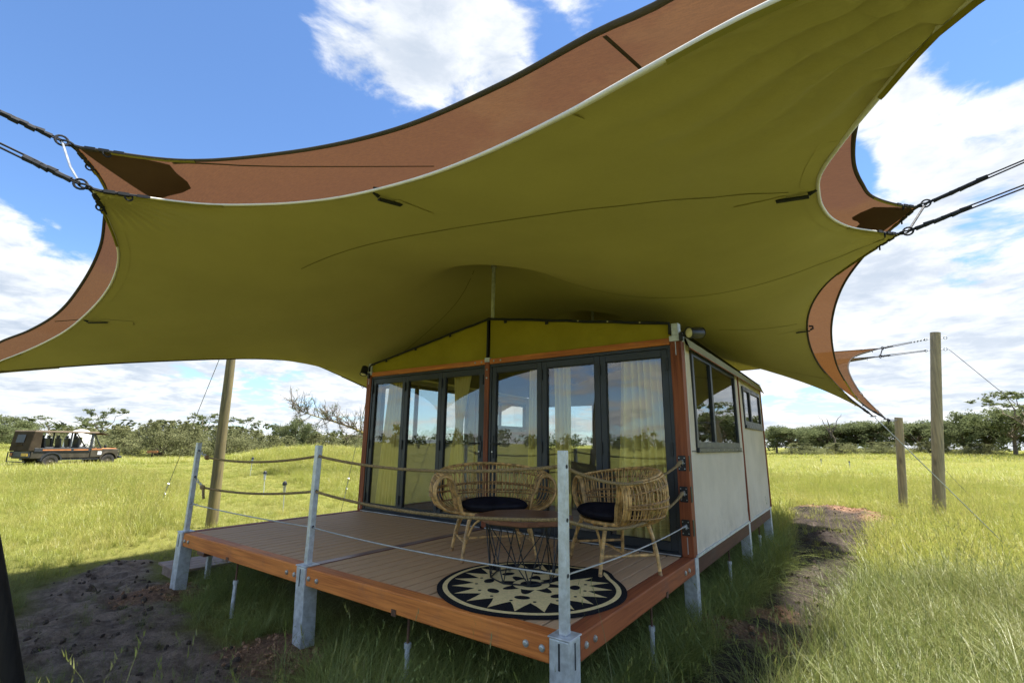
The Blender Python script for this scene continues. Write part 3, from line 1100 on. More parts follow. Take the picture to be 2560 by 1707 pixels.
MB().tube([K_R3, J_R3], 0.012, 5).build('tie_cord', MT['strap'], net)

# canopy masts
for (mx, my, mz), z0, lb in ((MAST1, 2.84, 'slim steel mast rising from the gable peak into the canopy'), (MAST2, 2.5, 'second steel mast further back under a dark pocket of the canopy')):
    mast = thing('canopy_mast', (mx, my, z0), lb, 'mast')
    mb = MB().tube([(0, 0, 0), (0, 0, mz - z0 - 0.12)], 0.028, 12)
    mb.build('mast_tube', MT['rust'] if False else MT['galv'], mast, smooth='auto')
    MB().lathe([(0.10, 0), (0.11, 0.02), (0.07, 0.05), (0.03, 0.055)], (0, 0, mz - z0 - 0.14)).build('mast_head', MT['black'], mast, smooth='auto')
    MB().lathe([(0.045, 0), (0.045, 0.03)], (0, 0, mz - z0 - 0.45)).build('collar', MT['bolt'], mast, smooth='auto')


# ------------------------------------------------------------------ poles, tension ropes and guys
def pole(name, base, top, r0, r1, mat, label, cat='pole', bend=0.0):
    base, top = Vector(base), Vector(top)
    root = thing(name, base, label, cat)
    pts, rr = [], []
    n = 14
    side = (top - base).cross(Vector((0.3, 1, 0))).normalized()
    for i in range(n + 1):
        f = i / n
        q = (top - base) * f + side * (bend * math.sin(f * math.pi)) + Vector((mnoise.noise(base + Vector((0, 0, f * 3))) * 0.012, mnoise.noise(base + Vector((5, 0, f * 3))) * 0.012, 0))
        pts.append(q)
        rr.append(r0 + (r1 - r0) * f + 0.004 * mnoise.noise(base + Vector((9, f * 6, 0))))
    MB().tube(pts, rr, 16).build('shaft', mat, root, smooth='auto')
    return root


T_C = Vector((-0.79, -2.77, 3.35))
b0 = Vector((-0.67, -1.61, -0.70))
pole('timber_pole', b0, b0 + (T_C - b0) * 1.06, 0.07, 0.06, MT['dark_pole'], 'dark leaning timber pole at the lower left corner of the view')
pole('timber_pole', (-7.19, 2.32, -0.78), (-7.02, 2.15, 3.75), 0.115, 0.085, MT['green_pole'], 'lichen stained timber pole behind the left railing post')
pole('timber_pole', (6.95, 3.25, -0.75), (6.45, 3.15, 3.95), 0.10, 0.085, MT['pole'], 'timber pole right of the tent holding the side canopy corner')
tall = pole('timber_pole', (5.558, 13.82, -0.85), (6.126, 13.82, 4.10), 0.135, 0.110, MT['pole'], 'tall timber pole in the grass on the right, ropes at its top')
pole('timber_pole', (4.933, 14.894, -0.85), (5.154, 14.894, 1.95), 0.105, 0.095, MT['pole'], 'short timber pole left of the tall one in the right hand grass')
for zz, ang in ((3.94, 0), (3.64, 0)):
    c = Vector((6.126, 13.82, 4.10)).lerp(Vector((5.558, 13.82, -0.85)), (4.10 - zz) / 4.95)
    mb = MB().tube([c + Vector((-0.17, 0, 0)), c + Vector((0.17, 0, 0))], 0.009, 6)
    mb.torus(c + Vector((0.20, 0, 0)), 0.035, 0.009, (0, 1, 0))
    mb.torus(c + Vector((-0.19, 0, 0)), 0.03, 0.009, (0, 1, 0))
    put(mb.build('eye_bolt', MT['wire']), tall)


def tension_strap(a, b_, label, ratchet=0.4, chain=0.0, r=0.008, gap=0.016, sag=0.01):
    """doubled black webbing from a canopy corner to its pole, bunched near the corner"""
    a, b_ = Vector(a), Vector(b_)
    root = thing('tension_strap', a, label, 'strap')
    d = (b_ - a)
    L = d.length
    d.normalize()
    s = d.cross(Vector((0, 0, 1))).normalized()
    u = s.cross(d)
    e = L - chain
    mb = MB()
    for k in (-1, 1):
        mb.tube([u * (gap * 0.3 * k), d * ratchet + u * (gap * k), d * e + u * (gap * 0.7 * k)], r, 6)
    mb.build('webbing', MT['strap'], root, smooth=True)
    mb = MB()
    rr = random.Random(int(L * 1000))
    for i in range(6):
        f = 0.06 + ratchet * i / 6
        q = d * f + u * rr.uniform(-.006, .006)
        mb.tube([q, q + d * (ratchet / 6 + 0.012)], [0.019 + rr.uniform(0, .008), 0.016 + rr.uniform(0, .007)], 7)
    mb.torus(d * 0.0, 0.04, 0.009, s)
    mb.build('ratchet_wrap', MT['strap'], root)
    if chain > 0:
        mb = MB()
        n = int(chain / 0.075)
        for i in range(n):
            c = d * (e + (i + 0.5) * chain / n)
            ax = s if i % 2 else u
            o_ = d * 0.022
            mb.torus(c, 0.022, 0.0075, ax, n=10, m=5)
            mb.beam(c - o_ * 1.6, c + o_ * 1.6, 0.012, 0.012)
        mb.build('chain', MT['darkwire'], root)
    return root


def guy(a, b_, label, r=0.006, sag=0.0, turnbuckle=None, mat='darkwire'):
    a, b_ = Vector(a), Vector(b_)
    root = thing('guy_wire', a, label, 'guy wire')
    d = b_ - a
    pts = [d * f + Vector((0, 0, -sag * 4 * f * (1 - f))) for f in [i / 12 for i in range(13)]]
    MB().tube(pts, r, 6).build('wire', MT[mat], root, smooth=True)
    if turnbuckle:
        f0, f1 = turnbuckle
        mb = MB()
        for k in range(4):
            c0, c1 = d * (f0 + (f1 - f0) * k / 4), d * (f0 + (f1 - f0) * (k + 0.8) / 4)
            mb.tube([c0, c1], 0.016 if k % 2 else 0.022, 7)
            mb.torus(c1, 0.03, 0.008, d.cross(Vector((0, 0, 1))))
        mb.build('turnbuckle', MT['wire'], root, smooth='auto')
    return root


tension_strap(K_C, (-0.79, -2.74, 3.30), 'black strap from the olive canopy front corner to the left pole', 0.28)
tension_strap(J_C, (-0.80, -2.80, 3.52), 'black strap from the brown net front corner up to the left pole', 0.28)
tension_strap(K_R1, (6.48, 3.15, 3.62), 'black strap from the canopy side corner to the right edge of the view', 0.42)
tension_strap(J_R1, (6.46, 3.12, 3.86), 'black strap with chain from the net side corner, upper of the right pair', 0.42, chain=0.75)
tension_strap(K_R3, (5.88, 13.82, 3.64), 'lower black strap from the rear canopy corner to the tall pole', 0.35)
tension_strap(J_R3, (5.93, 13.82, 3.94), 'upper strap and chain from the rear net corner to the tall pole', 0.35, chain=0.7)
tension_strap(J_R2, (5.10, 14.80, 1.88), 'dark strap from the low canopy corner back to the short pole', 0.4)
guy(K_R2, (6.15, 9.15, -0.72), 'steel guy wire running from the low right canopy corner down into the grass', 0.009, mat='wire')
guy((5.16, 14.80, 1.80), (7.35, 21.8, -0.75), 'thin guy wire from the short pole into the far grass', 0.006)
guy((6.33, 13.82, 3.64), (9.8, 15.6, -0.72), 'guy wire from the tall pole sloping down to the right', 0.008)
guy((-7.05, 2.1, 3.5), (-11.5, 2.8, -0.72), 'thin guy wire with shackles left of the lichened pole', 0.007, turnbuckle=(0.84, 0.97))
guy(K_L2, (-6.9, -2.4, -0.72), 'guy wire holding the low front left canopy corner', 0.008)
guy(K_L3, (-6.9, 8.6, -0.72), 'guy wire of the rear left canopy corner', 0.008)
guy(K_L1, (-7.2, 5.49, -0.72), 'guy wire with turnbuckle near the left end of the deck', 0.009, turnbuckle=(0.70, 0.88), mat='wire')
guy(K_F, (6.3, -2.9, -0.72), 'guy wire holding the near right canopy corner', 0.008)

# ------------------------------------------------------------------ deck
W2, WV = 2.691, 2.566          # half width of the tent, depth of the deck
DX = -0.025                    # middle of the deck front
deck = thing('wooden_deck', (0, 0, ZG), 'raised brown board deck with orange timber edge beams and steel rail posts', 'deck')


def part(mb, name, mat, root, **kw):
    return put(mb.build(name, mat, **kw), root)


BW = 0.12                       # width of the edge beams
BH = 0.150
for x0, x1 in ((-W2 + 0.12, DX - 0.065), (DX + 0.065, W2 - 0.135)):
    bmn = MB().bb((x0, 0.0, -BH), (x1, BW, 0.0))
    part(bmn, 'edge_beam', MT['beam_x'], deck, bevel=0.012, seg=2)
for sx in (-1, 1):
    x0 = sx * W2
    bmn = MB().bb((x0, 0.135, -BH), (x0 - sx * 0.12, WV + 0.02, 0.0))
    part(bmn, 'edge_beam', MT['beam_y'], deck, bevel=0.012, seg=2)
part(MB().bb((DX - 0.05, BW + 0.003, -0.10), (DX + 0.05, WV - 0.03, 0.0)), 'centre_strip', MT['strip'], deck, bevel=0.004)
# boards run away from the viewer, two bays
proto = None
NBD = 18
for bx0, bx1 in ((-W2 + 0.122, DX - 0.052), (DX + 0.052, W2 - 0.122)):
    bw = (bx1 - bx0) / NBD
    for i in range(NBD):
        cx = bx0 + (i + 0.5) * bw
        if proto is None:
            proto = MB().box((0, 0, 0), (bw - 0.017, WV - 0.03 - BW - 0.004, 0.024)).build('deck_board', MT['board'], bevel=0.003)
            o = proto
        else:
            o = copy_obj(proto)
        o.location = (cx, (BW + WV - 0.03) / 2, -0.016 + random.uniform(-0.0008, 0.0008))
        put(o, deck)
# sub-frame below the boards
for y in (0.55, 1.05, 1.55, 2.05):
    part(MB().bb((-W2 + 0.125, y, -0.148), (DX - 0.06, y + 0.05, -0.032)), 'joist', MT['dark_beam'], deck)
    part(MB().bb((DX + 0.06, y, -0.148), (W2 - 0.125, y + 0.05, -0.032)), 'joist', MT['dark_beam'], deck)
# galvanised legs with the rail posts welded on top
LEGW = 0.135
POST_X = (-W2 + 0.05, DX, W2 - 0.06)
for i, px in enumerate(POST_X):
    zb = float(zground(px, 0.05)) - 0.12
    lean = 0.10 if i < 2 else 0.0
    x0 = px
    v, f = box_vf((0, 0, 0), (LEGW, LEGW, 1))
    mb = MB()
    vv = []
    for q in v:
        if q.z < 0:
            vv.append(Vector((q.x + x0 + (0.05 if i == 1 else 0), q.y + 0.05, zb)))
        else:
            vv.append(Vector((q.x + x0, q.y + 0.05, -0.002)))
    mb.raw(vv, f)
    part(mb, 'support_leg', MT['galv'], deck, bevel=0.008, seg=2)
    part(MB().bb((x0 - 0.075, -0.025, 0.001), (x0 + 0.075, 0.125, 0.010)), 'base_plate', MT['galv'], deck, bevel=0.003)
    mb = MB().box((x0, 0.05, 0.535), (0.052, 0.052, 1.05))
    part(mb, 'rail_post', MT['galv'], deck, bevel=0.005, seg=2)
    for hz_ in (0.962, 0.645, 0.33):
        part(MB().tube([(x0 - 0.0275, 0.05, hz_), (x0 + 0.0275, 0.05, hz_)], 0.013, 10), 'post_hole', MT['slot'], deck)
    mb = MB()
    mb.bb((x0 - 0.006, 0.05 - LEGW / 2 - 0.002, -0.16), (x0 + 0.006, 0.05 - LEGW / 2 + 0.01, -0.02))
    part(mb, 'plate_slot', MT['slot'], deck)
    mb = MB()
    mb.bb((x0 + LEGW / 2 + 0.002, 0.043, -0.16), (x0 + LEGW / 2 - 0.01, 0.055, -0.02))
    part(mb, 'plate_slot', MT['slot'], deck)


def bolt(c, axis, root, r=0.016):
    mb = MB().lathe([(r * 1.35, -0.001), (r * 1.35, 0.004), (r, 0.004), (r, 0.011), (r * 0.6, 0.013)], c, axis, n=10)
    return part(mb, 'bolt', MT['bolt'], root)


for x in (-W2 + 0.18, -W2 + 0.28, DX - 0.24, DX - 0.115, DX + 0.115, DX + 0.235, W2 - 0.30, W2 - 0.185):
    bolt((x, -0.001, -0.085 if x < W2 - 0.4 else -0.075), (0, -1, 0), deck)
for y in (0.20, 0.32, WV - 0.32, WV - 0.20):
    bolt((W2 + 0.001, y, -0.075), (1, 0, 0), deck)


def jack(x, y, root, bx=0.0, by=0.0):
    zb = float(zground(x, y)) - 0.03
    part(MB().tube([(x, y, zb), (x, y, -0.36)], 0.019, 10), 'jack_tube', MT['galv'], root, smooth='auto')
    part(MB().tube([(x, y, -0.36), (x, y, -0.15)], 0.010, 8), 'jack_screw', MT['rust'], root, smooth='auto')
    part(MB().lathe([(0.026, 0), (0.026, 0.035)], (x, y, -0.375), n=8), 'jack_nut', MT['galv'], root)


def jack_bracket(x, y, root, axis='x'):
    d = (0.05, 0.004, 0.045) if axis == 'x' else (0.004, 0.05, 0.045)
    mb = MB().box((x, y, -BH + 0.012), d)
    part(mb, 'jack_bracket', MT['rust'], root)


for x in (-1.33, 1.30):
    jack(x, 0.07, deck)
    jack_bracket(x - 0.09, -0.004, deck)
jack(2.62, 1.50, deck)
jack_bracket(W2 + 0.004, 1.70, deck, 'y')
for x in (-1.33, 1.30):
    jack(x, 1.5, deck)

# steps on the left side of the deck
steps = thing('wooden_steps', (-3.5, 0.62, ZG), 'low grey board platform and step at the left end of the deck', 'steps')
ang = Matrix.Rotation(R(-4), 3, 'Z')
for k in range(5):
    c = ang @ Vector((-0.42 + 0.145 * k + 0.05, 0.0, 0)) + Vector((-3.42, 0.68, -0.575))
    part(MB().box(c, (0.138, 0.92, 0.03), ang), 'tread_board', MT['step'], steps, bevel=0.004)
for y in (0.28, 1.06):
    part(MB().box((-3.42, y, -0.65), (0.78, 0.05, 0.11), ang), 'riser_beam', MT['step'], steps, bevel=0.004)
part(MB().box((-2.87, 0.78, -0.335), (0.24, 0.86, 0.05), ang), 'upper_tread', MT['strip'], steps, bevel=0.006)
for y in (0.44, 1.1):
    part(MB().box((-2.83, y, -0.50), (0.05, 0.05, 0.28)), 'step_bracket', MT['galv'], steps)

# ------------------------------------------------------------------ tent
tent = thing('safari_tent', (0, WV, ZG), 'grey and olive canvas safari tent with black folding glass doors and timber columns', 'tent')
ZH = 2.27                       # top of the header
VB = 7.686                      # back wall
VS = 5.526                      # seam of the side wall
ZE, ZR = 2.33, 2.86             # eaves and ridge
# columns
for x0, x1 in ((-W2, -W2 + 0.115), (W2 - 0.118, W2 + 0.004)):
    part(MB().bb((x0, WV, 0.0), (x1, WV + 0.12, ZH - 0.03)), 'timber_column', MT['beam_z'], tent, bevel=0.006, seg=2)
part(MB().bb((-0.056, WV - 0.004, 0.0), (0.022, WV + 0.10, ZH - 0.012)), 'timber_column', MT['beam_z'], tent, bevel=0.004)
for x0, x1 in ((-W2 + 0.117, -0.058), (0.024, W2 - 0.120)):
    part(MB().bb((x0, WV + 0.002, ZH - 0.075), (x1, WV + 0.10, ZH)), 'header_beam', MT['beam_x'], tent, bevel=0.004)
# galvanised caps
for x in (-W2 + 0.055, -0.017, W2 - 0.055):
    wdt = 0.13 if abs(x) > 1 else 0.085
    zt = ZH + 0.02
    part(MB().bb((x - wdt / 2, WV - 0.010, ZH - 0.045), (x + wdt / 2, WV + 0.125, zt)), 'column_cap', MT['galv'], tent, bevel=0.003)
    if abs(x) > 1:
        part(MB().bb((x - 0.04, WV + 0.0, zt), (x + 0.04, WV + 0.09, zt + 0.14)), 'cap_tube', MT['galv'], tent, bevel=0.004)
        part(MB().bb((x - 0.004, WV - 0.003, ZH - 0.20), (x + 0.004, WV + 0.001, ZH - 0.045)), 'column_slot', MT['bolt'], tent)
        part(MB().bb((x - 0.004, WV - 0.003, 0.03), (x + 0.004, WV + 0.001, 0.19)), 'column_slot', MT['bolt'], tent)
for x in (-0.24, -0.12, 0.10, 0.22):
    bolt((x, WV + 0.002, ZH - 0.035), (0, -1, 0), tent, 0.010)
for z_ in (2.12, 2.0):
    bolt((-0.017, WV - 0.004, z_), (0, -1, 0), tent, 0.010)
# black plates that carry the rail ropes
for zc_ in (0.918, 0.608, 0.282):
    pl = part(MB().bb((W2 - 0.102, WV - 0.009, zc_ - 0.078), (W2 - 0.022, WV - 0.001, zc_ + 0.078)), 'rope_plate', MT['black'], tent, bevel=0.002)
    part(MB().bb((W2 + 0.0045, WV + 0.003, zc_ - 0.078), (W2 + 0.011, WV + 0.055, zc_ + 0.078)), 'rope_plate', MT['black'], tent, bevel=0.002)
    mb = MB()
    mb.torus((W2 - 0.05, WV - 0.03, zc_ + 0.01), 0.022, 0.006, (1, 0, 0))
    part(mb, 'eye_bolt', MT['bolt'], tent)
    for dx, dz in ((-0.028, -0.055), (-0.028, 0.055), (0.028, -0.055), (0.028, 0.055), (-0.028, 0.0), (0.028, 0.0)):
        part(MB().lathe([(0.006, 0), (0.006, 0.003)], (W2 - 0.062 + dx, WV - 0.009, zc_ + dz), (0, -1, 0), n=6), 'screw', MT['bolt'], tent)

# folding glass doors: three leaves in each bay
ZD0, ZD1 = 0.02, ZH - 0.08


def rect_frame(mb, x0, x1, z0, z1, y0, y1, l, r_, b_, t_):
    mb.bb((x0, y0, z0), (x0 + l, y1, z1))
    mb.bb((x1 - r_, y0, z0), (x1, y1, z1))
    mb.bb((x0 + l, y0, z0), (x1 - r_, y1, z0 + b_))
    mb.bb((x0 + l, y0, z1 - t_), (x1 - r_, y1, z1))


for bay, (x0, x1) in enumerate(((-W2 + 0.117, -0.058), (0.024, W2 - 0.120))):
    mb = MB()
    rect_frame(mb, x0, x1, 0.0, ZD1, WV + 0.012, WV + 0.095, 0.035, 0.035, 0.03, 0.035)
    part(mb, 'door_frame', MT['alu'], tent)
    part(MB().bb((x0, WV - 0.028, 0.001), (x1, WV + 0.010, 0.022)), 'threshold', MT['alu'], tent)
    part(MB().bb((x0, WV - 0.034, 0.003), (x1, WV - 0.029, 0.014)), 'threshold_trim', MT['bolt'], tent)
    lw = (x1 - x0 - 0.07) / 3
    for k in range(3):
        a = x0 + 0.035 + k * lw + 0.002
        b_ = a + lw - 0.004
        yy = WV + 0.022 - 0.0015 * k
        mb = MB()
        rect_frame(mb, a, b_, 0.033, ZD1 - 0.038, yy, yy + 0.06, 0.072, 0.072, 0.085, 0.085)
        dr = part(mb, 'folding_door', MT['alu'], tent, bevel=0.004)
        pn = MB().bb((a + 0.070, yy + 0.026, 0.113), (b_ - 0.070, yy + 0.034, ZD1 - 0.118)).build('glass_pane', MT['glass'])
        pn.parent = dr
        mb = MB()
        rect_frame(mb, a + 0.0715, b_ - 0.0715, 0.1155, ZD1 - 0.1205, yy + 0.012, yy + 0.0255, 0.010, 0.010, 0.010, 0.010)
        mb.build('glazing_bead', MT['black']).parent = dr
        for hz_ in (0.22, 1.06, 1.98):
            hx = b_ + 0.002 if (k < 2) else b_ - 0.004
            if k == 0 and bay == 0:
                MB().bb((a - 0.012, yy - 0.022, hz_ - 0.07), (a + 0.012, yy - 0.001, hz_ + 0.07)).build('hinge', MT['black']).parent = dr
            MB().bb((hx - 0.013, yy - 0.020, hz_ - 0.07), (hx + 0.013, yy - 0.001, hz_ + 0.07)).build('hinge', MT['black'], bevel=0.003).parent = dr
        if (bay == 0 and k == 2) or (bay == 1 and k == 0):
            hx = b_ - 0.036 if bay == 0 else a + 0.036
            mb = MB().bb((hx - 0.016, yy - 0.010, 0.90), (hx + 0.016, yy - 0.0015, 1.20))
            mb.build('handle_plate', MT['black'], bevel=0.002).parent = dr
            s = -1 if bay == 0 else 1
            mb = MB().tube([(hx, yy - 0.008, 1.095), (hx, yy - 0.05, 1.095), (hx + s * 0.02, yy - 0.055, 1.095), (hx + s * 0.16, yy - 0.055, 1.092)], 0.009, 8)
            mb.build('handle', MT['black'], smooth='auto').parent = dr
            MB().lathe([(0.011, 0), (0.011, 0.012)], (hx, yy - 0.010, 0.985), (0, -1, 0), n=10).build('lock', MT['bolt']).parent = dr

# gable canvas above the header, black binding along its edges
GA = (-0.017, ZR)


def gable_panel(xa, za, xb, zb_):
    """cloth between header (ZH) and the sloping edge (za at xa .. zb_ at xb), slightly slack"""
    def fn(u, v):
        x = xa + (xb - xa) * u
        zt = za + (zb_ - za) * u
        z_ = ZH + 0.004 + (zt - ZH - 0.004) * v
        bulge = math.sin(u * math.pi) * math.sin(v * math.pi)
        wv2 = 0.012 * math.sin(x * 17 + z_ * 9 + 2.0 * mnoise.noise(Vector((x * 2, z_ * 3, 0)))) * math.sin(u * math.pi) ** 0.5 * (0.35 + 0.65 * v)
        return Vector((x, WV + 0.03 - 0.02 * bulge + wv2, z_))
    mb = MB().grid(fn, 40, 12)
    return part(mb, 'gable_panel', MT['olive_canvas'], tent, smooth=True)


XL, XR = -W2 + 0.06, W2 - 0.115
gable_panel(XL, ZE + 0.06, GA[0] - 0.02, ZR - 0.01)
gable_panel(GA[0] + 0.02, ZR - 0.01, XR, ZE + 0.10)
mb = MB()
part(MB().tube([(XL, WV - 0.006, ZE - 0.04), (XL, WV - 0.004, ZE + 0.05), (XL + 0.04, WV - 0.004, ZE + 0.075)] +
               [(XL + (GA[0] - XL) * k / 10, WV - 0.004, ZE + 0.065 + (ZR - ZE - 0.065) * k / 10 + (random.uniform(-.006, .006) if 0 < k < 10 else 0)) for k in range(1, 11)], 0.016, 6), 'gable_binding', MT['strap'], tent)
part(MB().tube([(GA[0] + (XR - GA[0]) * k / 12, WV - 0.004, ZR + 0.0 + (ZE + 0.105 - ZR) * k / 12 + (random.uniform(-.006, .006) if 0 < k < 12 else 0)) for k in range(13)] + [(XR + 0.005, WV - 0.006, ZH + 0.04)], 0.018, 6), 'gable_binding', MT['strap'], tent)
part(MB().tube([(GA[0], WV - 0.006, ZH + 0.02), (GA[0] + 0.004, WV - 0.008, 2.55), (GA[0], WV - 0.006, ZR)], 0.016, 6), 'zip_binding', MT['strap'], tent)
for x in (-2.2, -1.5, -0.75):
    zt = ZE + 0.065 + (ZR - ZE - 0.065) * (x - XL) / (GA[0] - XL)
    part(MB().bb((x - 0.02, WV - 0.014, zt - 0.05), (x + 0.02, WV - 0.005, zt + 0.005)), 'binding_tab', MT['strap'], tent)
for x in (0.30, 0.98, 1.45, 1.85, 2.25):
    zt = ZR + (ZE + 0.105 - ZR) * (x - GA[0]) / (XR - GA[0])
    if x < 1.2:
        part(MB().bb((x - 0.022, WV - 0.016, zt - 0.055), (x + 0.022, WV - 0.006, zt + 0.005)), 'binding_tab', MT['strap'], tent)
    else:
        part(MB().lathe([(0.010, 0), (0.010, 0.004)], (x, WV - 0.022, zt), (0, -1, 0), n=8), 'press_stud', MT['lens'], tent)

# side and rear walls
WX = W2 - 0.001


def wall_sheet(name, fn, nu, nv, holes=None, mat='canvas'):
    mb = MB()
    v = [fn(i / nu, j / nv) for i in range(nu + 1) for j in range(nv + 1)]
    f = []
    for i in range(nu):
        for j in range(nv):
            c = fn((i + 0.5) / nu, (j + 0.5) / nv)
            if holes and any(h[0] < c.y < h[1] and h[2] < c.z < h[3] for h in holes):
                continue
            f.append((i * (nv + 1) + j, (i + 1) * (nv + 1) + j, (i + 1) * (nv + 1) + j + 1, i * (nv + 1) + j + 1))
    mb.raw(v, f)
    return part(mb, name, MT[mat], tent, smooth=True)


WIN = [(2.92, 5.235, 1.10, 2.155), (5.86, 7.45, 1.46, 2.045)]


def side_fn(x, y0, y1, sgn, z0=0.012):
    def fn(u, v):
        y = y0 + (y1 - y0) * u
        z_ = z0 + (2.225 - 0.035 * (y - WV) / 5 - z0) * v
        f = 0.006 * mnoise.noise(Vector((y * 5.0, z_ * 0.5, 3))) + 0.010 * mnoise.noise(Vector((y * 1.7, z_ * 1.1, 7)))
        low = max(0, 0.35 - z_) * 0.045 * (mnoise.noise(Vector((y * 4, z_ * 9, 1))))
        return Vector((x + sgn * (f + low), y, z_))
    return fn


for sgn in (1, -1):
    xw = sgn * WX
    for k, (y0, y1) in enumerate(((WV + 0.122, VS - 0.02), (VS + 0.02, VB))):
        h = WIN[k]
        nu = int((y1 - y0) / 0.04)
        wall_sheet('wall_panel', side_fn(xw, y0, y1, sgn), nu, 56, [h])
        # aluminium sliding window with two panes
        mb = MB()

        def xb(q0, q1, s=sgn, xw=xw):
            return (xw + s * q0, xw + s * q1)
        xa, xb_ = xb(-0.03, 0.022)
        fw = 0.045
        mb.bb((xa, h[0] - 0.02, h[2] - 0.02), (xb_, h[0] + fw, h[3] + 0.02))
        mb.bb((xa, h[1] - fw, h[2] - 0.02), (xb_, h[1] + 0.02, h[3] + 0.02))
        mb.bb((xa, h[0] + fw, h[2] - 0.02), (xb_, h[1] - fw, h[2] + fw))
        mb.bb((xa, h[0] + fw, h[3] - fw), (xb_, h[1] - fw, h[3] + 0.02))
        wn = part(mb, 'side_window', MT['alu'], tent)
        ym = h[0] + (h[1] - h[0]) * 0.36
        xa, xb_ = xb(-0.012, 0.024)
        MB().bb((xa, ym - 0.04, h[2] + fw + 0.001), (xb_, ym + 0.04, h[3] - fw - 0.001)).build('mullion', MT['alu']).parent = wn
        xa, xb_ = xb(-0.006, 0.002)
        MB().bb((xa, h[0] + fw, h[2] + fw), (xb_, ym - 0.038, h[3] - fw)).build('glass_pane', MT['glass_side']).parent = wn
        MB().bb((xa, ym + 0.038, h[2] + fw), (xb_, h[1] - fw, h[3] - fw)).build('glass_pane', MT['glass_side']).parent = wn
        xa, xb_ = xb(0.004, 0.040)
        MB().bb((xa, h[0] - 0.02, h[2] - 0.075), (xb_, h[1] + 0.02, h[2] - 0.022)).build('sill_rail', MT['alu'], bevel=0.004).parent = wn
        for q in range(9):
            y = h[0] + 0.05 + (h[1] - h[0] - 0.1) * q / 8
            MB().lathe([(0.007, 0), (0.007, 0.003)], (xw + sgn * 0.040, y, h[2] - 0.05), (sgn, 0, 0), n=6).build('screw', MT['bolt']).parent = wn
    # batten at the seam, corner edging, bottom channel, eave flap
    part(MB().bb((xw - sgn * 0.01, VS - 0.018, 0.0), (xw + sgn * 0.022, VS + 0.018, 2.20)), 'wall_batten', MT['beam_z'], tent)
    part(MB().bb((xw - sgn * 0.01, VB - 0.012, 0.0), (xw + sgn * 0.018, VB + 0.03, 2.16)), 'wall_batten', MT['beam_z'], tent)
    part(MB().tube([(xw + sgn * 0.004, WV + 0.125, 0.02), (xw + sgn * 0.006, WV + 0.125, 2.24)], 0.006, 6), 'corner_edging', MT['piping'], tent)
    part(MB().bb((xw - sgn * 0.02, WV + 0.06, -0.012), (xw + sgn * 0.016, VB, 0.016)), 'bottom_channel', MT['galv'], tent)
    part(MB().tube([(xw + sgn * 0.006, WV + 0.13, 1.04), (xw + sgn * 0.008, 4.0, 1.028), (xw + sgn * 0.006, VS - 0.02, 1.02)], 0.004, 5), 'hem_line', MT['strap'], tent)

    def flap(u, v, sgn=sgn, xw=xw):
        y = WV + 0.12 + (VB - WV - 0.05) * u
        return Vector((xw + sgn * (0.02 + 0.045 * (1 - v)) + 0.006 * mnoise.noise(Vector((y * 3, v, 2))), y, 2.155 - 0.035 * (y - WV) / 5 + 0.13 * v + 0.008 * mnoise.noise(Vector((y * 4, 5, v)))))
    part(MB().grid(flap, 60, 4), 'eave_flap', MT['ripstop'], tent, smooth=True)
    part(MB().tube([(xw + sgn * 0.066, WV + 0.12, 2.155), (xw + sgn * 0.068, 5, 2.138), (xw + sgn * 0.066, VB + 0.05, 2.118)], 0.008, 6), 'flap_hem', MT['beam_z'], tent)
    # roof slope
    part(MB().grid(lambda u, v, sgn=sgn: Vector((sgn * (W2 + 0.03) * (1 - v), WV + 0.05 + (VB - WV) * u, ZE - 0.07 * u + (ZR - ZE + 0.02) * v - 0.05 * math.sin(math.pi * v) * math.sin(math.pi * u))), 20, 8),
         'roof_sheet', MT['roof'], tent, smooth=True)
    # floor beams with legs
    part(MB().bb((xw - sgn * 0.10, WV + 0.125, -0.17), (xw + sgn * 0.004, VS - 0.055, -0.014)), 'floor_beam', MT['dark_beam'], tent, bevel=0.005)
    part(MB().bb((xw - sgn * 0.10, VS + 0.055, -0.17), (xw + sgn * 0.004, VB, -0.014)), 'floor_beam', MT['dark_beam'], tent, bevel=0.005)
    for y in (WV + 0.075, VS, VB - 0.06):
        zb = float(zground(xw, y)) - 0.1
        part(MB().bb((xw - sgn * 0.125, y - 0.05, zb), (xw + sgn * 0.008, y + 0.05, -0.004)), 'support_leg', MT['galv'], tent, bevel=0.005)
    for y in (4.3, 6.6):
        jack(xw - sgn * 0.05, y, tent)
# rear wall with a wide opening window
for a0, a1, b0_, b1_ in ((-W2, -2.2, 0, 2.28), (-0.9, W2, 0, 2.28), (-2.2, -0.9, 0, 1.0), (-2.2, -0.9, 2.0, 2.28)):
    part(MB().bb((a0, VB - 0.02, b0_), (a1, VB + 0.001, b1_)), 'rear_wall', MT['ripstop'], tent)
part(MB().prism([(-W2, 2.28), (W2, 2.28), (0, ZR)], VB - 0.02, VB, Matrix(((1, 0, 0, 0), (0, 0, 1, 0), (0, 1, 0, 0), (0, 0, 0, 1)))), 'rear_wall', MT['ripstop'], tent)
part(MB().bb((-2.2, VB - 0.012, 1.0), (-0.9, VB - 0.006, 2.0)), 'rear_pane', MT['glass_side'], tent)
part(MB().bb((-W2 + 0.06, WV + 0.10, -0.05), (W2 - 0.06, VB - 0.03, -0.004)), 'floor', MT['floor'], tent)
part(MB().tube([(0, WV + 0.1, ZR - 0.05), (0, VB, ZR - 0.05)], 0.03, 8), 'ridge_pole', MT['galv'], tent)

